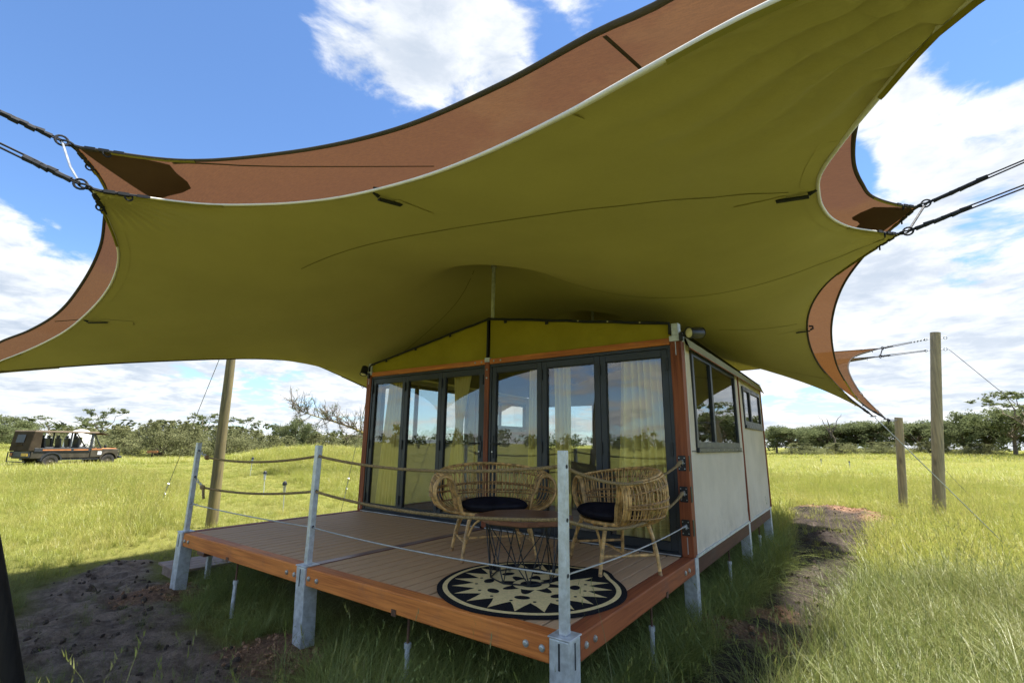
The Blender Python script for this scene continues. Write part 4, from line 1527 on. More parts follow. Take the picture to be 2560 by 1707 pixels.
# curtains just behind the glass
CUR = [(-2.26, -1.86, 0.03, 'gathered olive cream curtain behind the leftmost door', 7), (-0.80, -0.44, -0.12, 'olive curtain tied to a narrow waist behind the door left of the middle column', 6),
       (0.60, 0.74, -0.05, 'narrow sliver of curtain behind the door right of the middle column', 3),
       (0.98, 1.22, 0.0, 'thin curtain edge behind the second door from the right', 4), (1.93, 2.47, 0.02, 'wide pleated olive cream curtain behind the rightmost door', 7)]
for ci, (x0, x1, flare, lb, npl) in enumerate(CUR):
    root = thing('curtain', ((x0 + x1) / 2, WV + 0.17, 0.06), lb, 'curtain', 'curtains behind the glass doors')

    def fn(u, v, x0=x0, x1=x1, npl=npl, flare=flare, ci=ci):
        zz = 2.08 * v
        c, hw_ = (x0 + x1) / 2, (x1 - x0) / 2
        if ci == 1:
            hw_ *= 0.16 + 0.84 * abs(zz - 1.28) ** 0.9 / 0.85
        elif ci == 4 and u < 0.28:
            pass
        else:
            hw_ *= 1 + 0.35 * (1 - v) * (1 if ci == 0 else 0.1)
        x = (u - 0.5) * 2 * hw_ + flare * (1 - v) - (0.16 * (1 - v) if ci == 0 else 0)
        if ci == 4:
            x -= 0.16 * max(0, 0.25 - u) / 0.25 * (1 - v) ** 1.0
        a = u * npl * 2 * math.pi
        amp = 0.055 + 0.008 * math.sin(zz * 2 + ci)
        return Vector((x, amp * math.sin(a + 0.5 * math.sin(zz * 1.7 + u * 5)) + 0.01 * math.sin(a * 0.37 + zz), zz))
    o = MB().grid(fn, npl * 12, 14).build('curtain_cloth', MT['curtain'], root, smooth=True)

# floodlights on the tent corners
for (x, y, z_), aim, lb in (((2.80, 2.50, 2.285), Vector((-0.50, -0.86, -0.12)), 'black cylinder floodlight with clear lens beside the right tent corner'),
                            ((-2.72, 2.50, 2.235), Vector((0.12, -0.35, -0.95)), 'small black floodlight pointing down at the left tent corner')):
    root = thing('floodlight', (x, y, z_), lb, 'lamp')
    aim.normalize()
    c = -aim * 0.02
    L_ = 0.19 if x > 0 else 0.15
    MB().lathe([(0.052, -L_), (0.060, -L_ + 0.01), (0.060, -0.01), (0.066, -0.008), (0.066, 0.0), (0.056, 0.0), (0.050, -0.012)], (0, 0, 0), aim, n=20, caps=False).raw([], []).build('housing', MT['black'], root, smooth='auto')
    MB().lathe([(0.060, -L_), (0.02, -L_ - 0.015)], (0, 0, 0), aim, n=20).build('end_cap', MT['black'], root, smooth='auto')
    MB().lathe([(0.053, -0.010), (0.045, -0.004), (0.02, 0.0)], (0, 0, 0), aim, n=20).build('lens', MT['lens'], root, smooth='auto')
    s = -1 if x > 0 else 1
    MB().tube([(s * 0.02, 0.02, 0.05) if x < 0 else (-0.05, 0.03, -0.02), (s * 0.09, 0.05, 0.0)], 0.012, 6).build('bracket', MT['black'], root)
    MB().box((s * 0.095, 0.055, -0.02), (0.04, 0.05, 0.09)).build('junction_box', MT['black'], root, bevel=0.006)

# ------------------------------------------------------------------ wicker chairs
def make_chair():
    root = thing('wicker_chair', (0, 0, 0), '', 'chair', 'wicker chairs on the deck')
    A0 = 116.0

    def base(ph):
        return Vector((0.39 * math.sin(ph), 0.03 + 0.30 * math.cos(ph), 0))

    def nrm(ph):
        return Vector((math.sin(ph), 0.75 * math.cos(ph) if math.cos(ph) > 0 else 0.25 * math.cos(ph), 0)).normalized()

    def prof(ph):
        c = math.cos(ph / 2) ** 2
        h = 0.745 + 0.135 * c ** 1.3
        fl = 0.13 + 0.16 * abs(math.sin(ph * 0.75)) ** 1.5
        g = 0.42
        pts = [(0.0, g), (0.42 * fl, g + 0.015), (0.80 * fl, g + 0.075), (0.98 * fl, g + 0.16), (1.0 * fl, g + 0.5 * (h - g)), (0.97 * fl, h - 0.085), (0.86 * fl, h - 0.03),
               (0.68 * fl, h), (0.50 * fl, h - 0.015), (0.36 * fl, h - 0.07), (0.27 * fl, h - 0.16), (0.18 * fl, g + 0.17), (0.08 * fl, g + 0.07)]
        b_, n = base(ph), nrm(ph)
        return [b_ + n * o_ + Vector((0, 0, z_)) for o_, z_ in pts]
    NR = 46
    mb = MB()
    rr = random.Random(4)
    for i in range(1, NR):
        ph = R(-A0 + 2 * A0 * i / NR + rr.uniform(-0.6, 0.6))
        pf = prof(ph)
        lean = R(rr.uniform(-1.2, 1.2))
        pf2 = prof(ph + lean)
        pts = [a.lerp(b_, 0.5 * (1 - math.cos(math.pi * k / 12))) for k, (a, b_) in enumerate(zip(pf, pf2))]
        mb.tube(spline(pts + [pts[0]], 0.05)[:-1], 0.0058, 5, closed=True)
    o = mb.build('woven_ribs', MT['rattan'], root, smooth=True)
    tag(o, kind='stuff')
    for s in (-1, 1):
        for k, (da, r_) in enumerate(((0, 0.0145), (-3.4, 0.010), (3.0, 0.009))):
            ph = R(s * (A0 + da))
            MB().tube(spline(prof(ph) + prof(ph)[:1], 0.04)[:-1], r_, 7, closed=True).build('arm_loop', MT['rattan'], root, smooth=True)
    phs = [R(-A0 + 2 * A0 * i / 40) for i in range(41)]

    def hoop(k, f, r_, name='hoop', off=0.0, mat='rattan_dark'):
        pts = []
        for ph in phs:
            pf = prof(ph)
            a, b_ = pf[k], pf[(k + 1) % len(pf)]
            pts.append(a.lerp(b_, f) + nrm(ph) * off)
        MB().tube(pts, r_, 6).build(name, MT[mat], root, smooth=True)
    for k, f, off in ((3, 0.0, 0.0), (3, 0.12, 0.008), (4, 0.0, 0.0), (4, 0.10, 0.007), (5, 0.0, 0.0), (10, 0.3, -0.005), (11, 0.2, -0.005), (11, 0.95, -0.004), (2, 0.0, 0.004)):
        hoop(k, f, 0.0075, off=off)
    hoop(7, 0.0, 0.012, 'rim', 0.0, 'rattan')
    hoop(6, 0.5, 0.009, 'rim', 0.004, 'rattan')
    # seat ring and woven seat
    ring = [base(2 * math.pi * i / 40) + Vector((0, 0, 0.415)) for i in range(40)]
    MB().tube(ring, 0.017, 8, closed=True).build('seat_ring', MT['rattan'], root, smooth=True)
    MB().prism([(q.x * 0.98, q.y * 0.98 + 0.0) for q in ring], 0.405, 0.420).build('seat_base', MT['rattan_dark'], root)
    for sx in (-1, 1):
        for sy in (-1, 1):
            top = Vector((sx * 0.275, 0.03 + sy * 0.20, 0.42))
            foot = Vector((sx * 0.375, sy * 0.28, 0.0))
            mid = top.lerp(foot, 0.5) + Vector((sx * 0.012, sy * 0.012, 0))
            MB().tube(spline([top, mid, foot], 0.05), [0.020 - 0.005 * k / 9 for k in range(len(spline([top, mid, foot], 0.05)))], 8).build('leg', MT['rattan'], root, smooth='auto')
            t2 = Vector((sx * 0.10, 0.03 + sy * 0.26, 0.415)) if sy < 0 else Vector((sx * 0.14, 0.03 + sy * 0.26, 0.415))
            q = top.lerp(foot, 0.62)
            MB().tube(spline([t2, Vector(((t2.x * 0.35 + q.x * 0.65), q.y * 0.9 + t2.y * 0.1, 0.33)), q], 0.04), 0.011, 7).build('leg_brace', MT['rattan'], root, smooth=True)
            for f in (0.04, 0.60, 0.97):
                c = top.lerp(foot, f)
                d = (foot - top).normalized()
                MB().tube([c - d * 0.018, c + d * 0.018], 0.0215 - 0.003 * f, 8).build('binding', MT['rattan_dark'], root)
    zs = 0.16
    for sx in (-1, 1):
        a = Vector((sx * 0.338, -0.25, zs)); b_ = Vector((sx * 0.338, 0.25, zs))
        MB().tube([a, b_], 0.012, 7).build('stretcher', MT['rattan'], root, smooth='auto')
    MB().tube([(-0.335, 0.0, zs), (0, 0.0, zs + 0.01), (0.335, 0.0, zs)], 0.012, 7).build('stretcher', MT['rattan'], root, smooth='auto')
    return root


def make_cushion():
    def fn(u, v):
        th = u * 2 * math.pi
        ph = (v - 0.5) * math.pi

        def se(c, e):
            return math.copysign(abs(c) ** e, c)
        x = 0.335 * se(math.cos(ph), 0.45) * se(math.cos(th), 0.75)
        y = 0.270 * se(math.cos(ph), 0.45) * se(math.sin(th), 0.75)
        z_ = 0.058 * se(math.sin(ph), 0.9)
        z_ += (0.012 * (1 - (x / 0.335) ** 2) * (1 - (y / 0.27) ** 2) if z_ > 0 else 0) + 0.006 * mnoise.noise(Vector((x * 5, y * 5, 1)))
        return Vector((x, y, z_))
    root = thing('seat_cushion', (0, 0, 0), '', 'cushion', 'dark seat cushions')
    mb = MB().grid(fn, 40, 18)
    mb.build('cushion_cover', MT['cushion'], root, smooth=True)
    MB().tube([fn(i / 40, 0.5) + Vector((0, 0, 0.0)) for i in range(40)], 0.006, 5, closed=True).build('piping', MT['cushion'], root, smooth=True)
    return root


ch1 = make_chair()
ch2 = copy_tree(ch1)
for c, loc, rz, lb in ((ch1, (1.01, 1.45, 0), 52.3, 'wide golden wicker tub chair facing the viewer behind the low table'),
                       (ch2, (2.17, 1.765, 0), -42.0, 'wicker tub chair turned sideways in front of the pleated curtain door by the side wall')):
    c.location = loc
    c.rotation_euler = (0, 0, R(rz))
    tag(c, lb)
cu1 = make_cushion()
cu2 = copy_tree(cu1)
for c, ch, lb in ((cu1, ch1, 'navy black seat cushion on the wicker chair facing the viewer'), (cu2, ch2, 'navy black seat cushion on the sideways turned wicker chair')):
    f = Matrix.Rotation(ch.rotation_euler.z, 3, 'Z')
    c.location = Vector(ch.location) + f @ Vector((0, -0.02, 0.482))
    c.rotation_euler = ch.rotation_euler
    tag(c, lb)

# ------------------------------------------------------------------ low table
tb = thing('side_table', (1.755, 0.895, 0.0), 'low table with faceted dark wood top on a black zigzag wire base', 'table')
poly = []
for a, r_ in ((207, 0.425), (258, 0.375), (302, 0.385), (357, 0.47), (38, 0.43), (80, 0.415), (125, 0.40), (163, 0.395)):
    poly.append((math.cos(R(a)) * r_, math.sin(R(a)) * r_))
MB().prism(poly, 0.462, 0.500).build('table_top', MT['walnut'], tb, bevel=0.004)
ntop, rt, rb_ = 8, 0.30, 0.26
top_p = [Vector((math.cos(2 * math.pi * (i + 0.5) / 8) * 0.33, math.sin(2 * math.pi * (i + 0.5) / 8) * 0.33, 0.452)) for i in range(8)]
bot_p = [Vector((math.cos(2 * math.pi * i / 8) * 0.27, math.sin(2 * math.pi * i / 8) * 0.27, 0.020)) for i in range(8)]
waist = [Vector((math.cos(2 * math.pi * (i + 0.5) / 8) * 0.285, math.sin(2 * math.pi * (i + 0.5) / 8) * 0.285, 0.16)) for i in range(8)]
MB().tube(top_p, 0.006, 6, closed=True).build('top_ring', MT['black'], tb)
MB().tube(bot_p, 0.006, 6, closed=True).build('base_ring', MT['black'], tb)
for i in range(8):
    MB().tube([top_p[i], bot_p[(i + 1) % 8]], 0.0052, 6).build('wire_rod', MT['black'], tb)
    MB().tube([top_p[i], bot_p[i]], 0.0052, 6).build('wire_rod', MT['black'], tb)
    if i % 2:
        MB().tube([top_p[i], bot_p[(i + 2) % 8]], 0.0045, 6).build('wire_rod', MT['black'], tb)

# ------------------------------------------------------------------ round rug
rug = thing('round_rug', (1.925, 0.765, 0.0), 'round black rug with a cream sunburst pattern under the low table', 'rug')
RR = 0.735


def rug_r(a):
    return 1 + 0.006 * math.sin(3 * a + 1) + 0.004 * math.sin(7 * a) + 0.055 * math.exp(-((a - R(62)) / 0.13) ** 2) + 0.03 * math.exp(-((a - R(82)) / 0.08) ** 2)


def rug_z(x, y):
    a = math.atan2(y, x)
    r_ = math.hypot(x, y) / RR
    return 0.022 * math.exp(-((a - R(70)) / 0.16) ** 2) * max(0, r_ - 0.72) / 0.28


def disc(r0, r1, z0, z1, n=96, fn=None):
    mb = MB()
    v, f = [], []
    for i in range(n):
        a = 2 * math.pi * i / n
        k = rug_r(a)
        for rr_, zz in ((r0, z1), (r1, z1), (r1, z0)):
            x, y = math.cos(a) * rr_ * k, math.sin(a) * rr_ * k
            v.append((x, y, zz + rug_z(x, y)))
    for i in range(n):
        j = (i + 1) % n
        f += [(i * 3, i * 3 + 1, j * 3 + 1, j * 3), (i * 3 + 1, i * 3 + 2, j * 3 + 2, j * 3 + 1)]
    if r0 == 0:
        pass
    return mb.raw(v, f)


disc(0.0, RR, 0.001, 0.012).build('black_pile', MT['rug_black'], rug)
disc(0.655, 0.692, 0.011, 0.0140).build('cream_band', MT['rug_cream'], rug)


def flat(poly, z_):
    mb = MB()
    return mb.prism(poly, z_ - 0.004, z_)


star = []
NS = 20
rs = random.Random(3)
for i in range(NS):
    a0 = 2 * math.pi * i / NS + 0.1
    star.append((math.cos(a0) * (0.632 + rs.uniform(-.012, .012)), math.sin(a0) * (0.632 + rs.uniform(-.01, .01))))
    for da, rr_ in ((0.25, 0.535), (0.5, 0.455), (0.75, 0.535)):
        a1 = a0 + 2 * math.pi / NS * da
        star.append((math.cos(a1) * rr_ * (1.0 if da == 0.5 else 0.97), math.sin(a1) * rr_ * (1.0 if da == 0.5 else 0.97)))
star_in = [(math.cos(2 * math.pi * k / (NS * 4) + 0.1) * (0.205 - 0.055 * math.cos(8 * (2 * math.pi * k / (NS * 4) + 0.1))), math.sin(2 * math.pi * k / (NS * 4) + 0.1) * (0.205 - 0.055 * math.cos(8 * (2 * math.pi * k / (NS * 4) + 0.1)))) for k in range(NS * 4)]
mb = MB()
v = [(x, y, 0.0138 + rug_z(x, y)) for x, y in star] + [(x, y, 0.0138) for x, y in star_in]
n4 = NS * 4
mb.raw(v, [(i, (i + 1) % n4, n4 + (i + 1) % n4, n4 + i) for i in range(n4)])
mb.build('cream_sunburst', MT['rug_cream'], rug)
for i in range(8):
    a = 2 * math.pi * (i + 0.5) / 8
    pl = []
    for k in range(16):
        tt = 2 * math.pi * k / 16
        p = Vector((0.345 + 0.040 * math.cos(tt), 0.058 * math.sin(tt), 0))
        p = Matrix.Rotation(a, 3, 'Z') @ p
        pl.append((p.x, p.y))
    flat(pl, 0.0152).build('black_oval', MT['rug_black'], rug)
for i in range(16):
    a = 2 * math.pi * (i + 0.5) / 16 + 0.05
    c = (math.cos(a) * 0.432, math.sin(a) * 0.432)
    flat([(c[0] + 0.013 * math.cos(t_), c[1] + 0.013 * math.sin(t_)) for t_ in [2 * math.pi * k / 8 for k in range(8)]], 0.0152).build('black_dot', MT['rug_black'], rug)
flat([(0.145 * math.cos(2 * math.pi * k / 32), 0.145 * math.sin(2 * math.pi * k / 32)) for k in range(32)], 0.0145).build('cream_centre', MT['rug_cream'], rug)
flat([(0.085 * math.cos(2 * math.pi * k / 24), 0.085 * math.sin(2 * math.pi * k / 24)) for k in range(24)], 0.0158).build('black_centre', MT['rug_black'], rug)


# ------------------------------------------------------------------ railing ropes
def hang(a, b_, sag, n=24):
    a, b_ = Vector(a), Vector(b_)
    return [a.lerp(b_, i / n) + Vector((0, 0, -sag * 4 * (i / n) * (1 - i / n))) for i in range(n + 1)]


def strand_rope(pts, r, name, mat, root, pitch=0.05):
    P = spline(pts, 0.012)
    for k in range(3):
        q = []
        for i, p_ in enumerate(P):
            t_ = (P[min(i + 1, len(P) - 1)] - P[max(0, i - 1)]).normalized()
            n_ = t_.cross(Vector((0, 0, 1))).normalized()
            u_ = n_.cross(t_)
            a = 2 * math.pi * (i * 0.012 / pitch + k / 3)
            q.append(p_ + (n_ * math.cos(a) + u_ * math.sin(a)) * r * 0.5)
        put(MB().tube(q, r * 0.62, 5).build(name, mat, smooth=True), root)


def chain_links(a, b_, root, n, r=0.014, th=0.005):
    a, b_ = Vector(a), Vector(b_)
    d = (b_ - a)
    L = d.length / n
    d.normalize()
    s = d.cross(Vector((0, 0, 1))).normalized()
    u = s.cross(d)
    for i in range(n):
        c = a + d * L * (i + 0.5)
        ax = s if i % 2 else u
        w_ = d.cross(ax)
        pts = [c + d * (math.cos(t_) * L * 0.62) + w_ * (math.sin(t_) * r) for t_ in [2 * math.pi * k / 12 for k in range(12)]]
        put(MB().tube(pts, th, 5, closed=True).build('chain_link', MT['bolt'], smooth=True), root)


PXL, PXM, PXR = POST_X
for (zl, zm, zr, zp, s1, s2, s3, lb, end) in ((0.962, 0.960, 0.962, 0.928, 0.055, 0.075, 0.155, 'upper sisal railing rope strung through the deck posts', (0.27, -0.075)),
                                             (0.645, 0.640, 0.645, 0.618, 0.045, 0.07, 0.165, 'lower sisal railing rope strung through the deck posts', (0.27, -0.11))):
    rp = thing('railing_rope', (PXL, 0.05, zl), lb, 'rope', 'railing lines around the deck')
    st = Vector((PXL + end[0], 0.05, zl + end[1]))
    pts = hang(st, (PXM, 0.05, zm), s1) + hang((PXM, 0.05, zm), (PXR, 0.05, zr), s2)[1:] + hang((PXR, 0.05, zr), (W2 - 0.06, WV - 0.06, zp), s3)[1:]
    strand_rope(pts, 0.0125, 'strand', MT['rope'], rp)
    chain_links((PXL + 0.02, 0.045, zl - 0.002), st - Vector((0.01, 0, -0.01)), rp, 4)
    q = st
    put(MB().tube([q + Vector((-0.03, 0, 0.012)), q, q + Vector((0.035, 0, -0.01))], [0.020, 0.030, 0.022], 9).build('whipping', MT['rattan_dark'], smooth=True), rp)
    if zl < 0.8:
        put(MB().tube(spline([q + Vector((0.02, -0.01, 0)), q + Vector((0.07, -0.02, 0.012)), q + Vector((0.11, -0.03, -0.05)), q + Vector((0.14, -0.03, -0.12))], 0.02), 0.015, 8).build('rope_tail', MT['rope'], smooth=True), rp)
    e = Vector((W2 - 0.06, WV - 0.06, zp))
    put(MB().tube([e + Vector((0, -0.17, -0.045)), e + Vector((0, -0.03, 0)), e + Vector((0.0, 0.015, 0.008))], [0.013, 0.021, 0.016], 9).build('whipping', MT['rope'], smooth=True), rp)
    for k in range(5):
        d = Vector((random.uniform(-.03, .03), -0.06 - 0.02 * k * 0.5, random.uniform(-0.055, -0.02)))
        put(MB().tube([e + Vector((0, -0.04, -0.01)), e + d], 0.004, 4).build('frayed_end', MT['rope']), rp)
cb = thing('railing_cable', (PXL, 0.05, 0.33), 'steel cable forming the lowest railing line of the deck', 'cable', 'railing lines around the deck')
pts = hang((PXL + 0.20, 0.05, 0.322), (PXM, 0.05, 0.325), 0.012) + hang((PXM, 0.05, 0.325), (PXR, 0.05, 0.33), 0.03)[1:] + hang((PXR, 0.05, 0.33), (W2 - 0.06, WV - 0.06, 0.30), 0.03)[1:]
strand_rope(pts, 0.0062, 'strand', MT['wire'], cb, 0.06)
chain_links((PXL + 0.02, 0.045, 0.332), (PXL + 0.20, 0.05, 0.322), cb, 4, 0.012, 0.0045)
put(MB().tube([(W2 - 0.06, WV - 0.11, 0.297), (W2 - 0.06, WV - 0.02, 0.302)], 0.012, 8).build('clamp', MT['bolt']), cb)


# ------------------------------------------------------------------ safari vehicle
def place_px(xd, fwd):
    """point on the plain seen at picture column xd (of 2352), fwd metres along the view axis"""
    lat = (xd - 1176) / 1089 * fwd
    f2 = Vector((fv.x, fv.y, 0)).normalized()
    r2 = Vector((f2.y, -f2.x, 0))
    q = Vector((CAM.x, CAM.y, 0)) + f2 * fwd + r2 * lat
    q.z = float(zground(q.x, q.y))
    return q


vp = place_px(192, 31.0)
HEAD = 1.9
veh = thing('safari_vehicle', vp, 'open sided brown safari vehicle with canvas roof parked in the long grass', 'vehicle', rz=HEAD)


def vpart(mb, name, mat, parent=None, **kw):
    return mb.build(name, MT[mat], parent or veh, **kw)


mb = MB()
mb.bb((-2.45, -0.86, 0.62), (0.60, 0.86, 1.02))
mb.bb((0.60, -0.86, 0.60), (1.02, 0.86, 1.10))
mb.bb((1.02, -0.70, 0.66), (2.42, 0.70, 1.16))
vpart(mb, 'body', 'veh_brown', bevel=0.04, seg=2)
hood = vpart(MB().raw([(1.0, -0.66, 1.165), (1.0, 0.66, 1.165), (2.44, 0.56, 1.165), (2.44, -0.56, 1.165), (1.0, -0.6, 1.255), (1.0, 0.6, 1.255), (2.38, 0.50, 1.20), (2.38, -0.50, 1.20)],
                      [(0, 1, 2, 3), (4, 7, 6, 5), (0, 4, 5, 1), (1, 5, 6, 2), (2, 6, 7, 3), (3, 7, 4, 0)]), 'hood', 'orange', bevel=0.02)
for sy in (-1, 1):
    for xw in (-1.45, 1.72):
        mb = MB()
        arc = [(xw + math.cos(R(a)) * 0.55, 0.50 + math.sin(R(a)) * 0.50) for a in range(0, 181, 20)]
        arc2 = [(xw + math.cos(R(a)) * 0.47, 0.50 + math.sin(R(a)) * 0.43) for a in range(180, -1, -20)]
        xf = Matrix(((1, 0, 0, 0), (0, 0, 1, 0), (0, 1, 0, 0), (0, 0, 0, 1)))
        mb.prism(arc + arc2, sy * 0.70, sy * 0.94, xf)
        vpart(mb, 'fender', 'veh_brown' if xw > 0 else 'veh_dark')
        wl = bpy.data.objects.new('wheel', None)
        COL.objects.link(wl)
        wl.parent = veh
        wl.location = (xw, sy * 0.78, 0.42)
        MB().lathe([(0.24, -0.115), (0.38, -0.13), (0.42, -0.09), (0.425, 0), (0.42, 0.09), (0.38, 0.13), (0.24, 0.115)], (0, 0, 0), (0, 1, 0), n=28, caps=False).build('tyre', MT['tyre'], wl, smooth='auto')
        MB().lathe([(0.245, -0.09), (0.22, sy * 0.04), (0.09, sy * 0.07), (0.05, sy * 0.11)], (0, 0, 0), (0, 1, 0), n=20).build('rim', MT['veh_brown'], wl, smooth='auto')
    # sides: dark tub, orange stripe, front door with white placard
    vpart(MB().bb((-2.35, sy * 0.862, 1.02), (0.58, sy * 0.90, 1.24)), 'side_rail', 'veh_dark', bevel=0.01)
    vpart(MB().bb((-1.95, sy * 0.902, 1.085), (-0.50, sy * 0.912, 1.16)), 'side_stripe', 'orange')
    vpart(MB().bb((-0.36, sy * 0.902, 1.085), (0.45, sy * 0.912, 1.16)), 'side_stripe', 'orange')
    d = vpart(MB().bb((0.62, sy * 0.862, 0.66), (1.30, sy * 0.895, 1.20)), 'front_door', 'veh_brown', bevel=0.02)
    MB().bb((0.66, sy * 0.897, 1.11), (1.28, sy * 0.903, 1.19)).build('door_stripe', MT['orange'], d)
    MB().bb((1.02, sy * 0.905, 0.80), (1.27, sy * 0.915, 1.02)).build('placard', MT['white'], d)
    vpart(MB().bb((-1.0, sy * 0.80, 0.52), (1.1, sy * 0.95, 0.58)), 'running_board', 'veh_dark')
    # roof posts and rails
    for xp in (-2.30, -0.55, 0.62):
        wdt = 0.07 if xp < 0.5 else 0.13
        vpart(MB().bb((xp - wdt / 2, sy * 0.80, 1.22), (xp + wdt / 2, sy * 0.86, 2.17)), 'roof_post', 'veh_dark')
    vpart(MB().beam((0.70, sy * 0.80, 2.15), (1.28, sy * 0.74, 1.24), 0.05, 0.05), 'windscreen_pillar', 'veh_dark')
    hl = vpart(MB().lathe([(0.10, 0.0), (0.10, 0.05), (0.085, 0.06)], (2.42, sy * 0.52, 0.98), (1, 0, 0), n=16), 'headlight', 'lens')
    vpart(MB().bb((1.32, sy * 0.92, 1.22), (1.40, sy * 1.06, 1.42)), 'mirror', 'veh_dark', bevel=0.02)
vpart(MB().bb((-2.50, -0.92, 2.150), (0.92, 0.92, 2.250)), 'roof_canvas', 'veh_roof', bevel=0.02)
vpart(MB().raw([(0.92, -0.92, 2.18), (0.92, 0.92, 2.18), (1.62, 0.86, 2.06), (1.62, -0.86, 2.06), (0.92, -0.92, 2.235), (0.92, 0.92, 2.235), (1.62, 0.86, 2.09), (1.62, -0.86, 2.09)],
               [(3, 2, 1, 0), (4, 5, 6, 7), (0, 1, 5, 4), (1, 2, 6, 5), (2, 3, 7, 6), (3, 0, 4, 7)]), 'visor', 'veh_canvas')
vpart(MB().raw([(-2.62, -0.86, 1.06), (-2.62, 0.86, 1.06), (-2.50, 0.90, 2.20), (-2.50, -0.90, 2.20), (-2.05, -0.90, 1.06), (-2.05, 0.90, 1.06), (-2.10, 0.92, 2.17), (-2.10, -0.92, 2.17)],
               [(0, 1, 2, 3), (4, 7, 6, 5), (0, 3, 7, 4), (1, 5, 6, 2), (0, 4, 5, 1), (3, 2, 6, 7)]), 'rear_canvas', 'veh_canvas', bevel=0.03)
vpart(MB().box((-2.590, 0.05, 1.78), (0.012, 0.72, 0.46), Matrix.Rotation(R(6), 3, 'Y')), 'rear_window', 'veh_dark')
vpart(MB().box((-2.625, 0.05, 1.42), (0.06, 0.62, 0.05)), 'rear_strap', 'veh_canvas')
vpart(MB().bb((-2.56, -0.82, 0.70), (-2.455, 0.82, 1.04)), 'tailgate', 'veh_dark', bevel=0.01)
vpart(MB().bb((-2.60, -0.80, 0.78), (-2.565, -0.28, 0.94)), 'number_plate', 'yellow')
vpart(MB().bb((-2.60, 0.55, 0.78), (-2.565, 0.75, 0.94)), 'tail_light', 'orange')
vpart(MB().tube([(-2.52, 0.8, 1.0), (-2.66, 0.78, 0.98), (-2.66, 0.78, 0.45), (-2.66, -0.78, 0.45), (-2.66, -0.78, 0.98)][:4], 0.03, 8), 'rear_bumper', 'veh_dark')
vpart(MB().bb((2.42, -0.85, 0.56), (2.60, 0.85, 0.70)), 'front_bumper', 'veh_dark', bevel=0.02)
vpart(MB().tube([(2.58, -0.5, 0.62), (2.62, -0.5, 1.10), (2.62, 0.5, 1.10), (2.58, 0.5, 0.62)], 0.028, 8), 'bull_bar', 'veh_dark')
vpart(MB().bb((2.425, -0.40, 0.80), (2.44, 0.40, 1.12)), 'grille', 'veh_dark')
vpart(MB().raw([(1.27, -0.72, 1.25), (1.27, 0.72, 1.25), (0.73, 0.77, 2.12), (0.73, -0.77, 2.12), (1.262, -0.72, 1.25), (1.262, 0.72, 1.25), (0.722, 0.77, 2.12), (0.722, -0.77, 2.12)],
               [(0, 1, 2, 3), (7, 6, 5, 4), (0, 4, 5, 1), (2, 6, 7, 3), (1, 5, 6, 2), (3, 7, 4, 0)]), 'windscreen', 'glass')
vpart(MB().bb((1.10, -0.70, 1.12), (1.36, 0.70, 1.25)), 'dashboard', 'veh_dark', bevel=0.02)
for xs in (-1.75, -0.95, 0.02):
    for sy in (-1, 1):
        st = MB()
        st.bb((xs, sy * 0.18, 1.18), (xs + 0.48, sy * 0.66, 1.30))
        st.box((xs - 0.02, sy * 0.42, 1.54), (0.11, 0.46, 0.56), Matrix.Rotation(R(-8), 3, 'Y'))
        s_ = vpart(st, 'seat', 'veh_dark', bevel=0.03)
        MB().box((xs - 0.08, sy * 0.42, 1.90), (0.08, 0.26, 0.16)).build('headrest', MT['veh_dark'], s_, bevel=0.03)
vpart(MB().torus((1.0, 0.38, 1.32), 0.19, 0.016, (-0.8, 0, 0.6), n=20), 'steering_wheel', 'black')

# white rounded tank beyond the vehicle
tp = place_px(209, 46)
tank = thing('water_tank', tp, 'white rounded tank with a dark framed hatch behind the safari vehicle', 'tank')
MB().lathe([(1.00, 0.0), (1.12, 0.5), (1.14, 1.2), (1.05, 1.85), (0.80, 2.35), (0.40, 2.62), (0.02, 2.68)], (0, 0, 0), n=28).build('shell', MT['white'], tank, smooth='auto')
dd = (CAM - tp); dd.z = 0; dd.normalize()
rot = Matrix.Rotation(math.atan2(dd.y, dd.x), 3, 'Z')
MB().box(rot @ Vector((1.08, -0.15, 1.35)), (0.10, 0.62, 1.2), rot).build('hatch_frame', MT['veh_brown'], tank, bevel=0.02)
MB().box(rot @ Vector((1.13, -0.15, 1.32)), (0.05, 0.46, 0.95), rot).build('hatch', MT['slot'], tank)

# orange direction board
sp = place_px(376, 41)
sg = thing('direction_board', sp, 'small orange direction board on a short post beyond the vehicle', 'sign')
MB().bb((-0.04, -0.04, 0), (0.04, 0.04, 0.75)).build('post', MT['dark_pole'], sg)
ang = math.atan2(fv.y, fv.x) + math.pi / 2
xf = Matrix.Translation((0, 0, 0.72)) @ Matrix.Rotation(ang, 4, 'Z') @ Matrix(((1, 0, 0, 0), (0, 0, 1, 0), (0, 1, 0, 0), (0, 0, 0, 1)))
MB().prism([(-0.42, -0.03), (-0.48, 0.06), (-0.42, 0.17), (0.46, 0.17), (0.46, -0.03)], -0.02, 0.02, xf).build('board', MT['orange'], sg)
MB().prism([(-0.30, 0.045), (-0.30, 0.085), (0.36, 0.085), (0.36, 0.045)], 0.0215, 0.026, xf @ Matrix.Scale(-1, 4, (0, 0, 1))).build('board_line', MT['veh_brown'], sg)


# solar garden lights
def garden_light():
    root = thing('garden_light', (0, 0, 0), '', 'garden light', 'solar lights on stakes in the grass')
    MB().tube([(0, 0, -0.05), (0, 0, 0.36)], 0.012, 6).build('stake', MT['galv'], root)
    MB().lathe([(0.012, 0.35), (0.035, 0.37), (0.042, 0.50), (0.040, 0.51)], n=12).build('lens', MT['bolt'], root, smooth='auto')
    MB().lathe([(0.060, 0.505), (0.062, 0.53), (0.045, 0.56), (0.03, 0.575)], n=12).build('cap', MT['black'], root, smooth='auto')
    return root


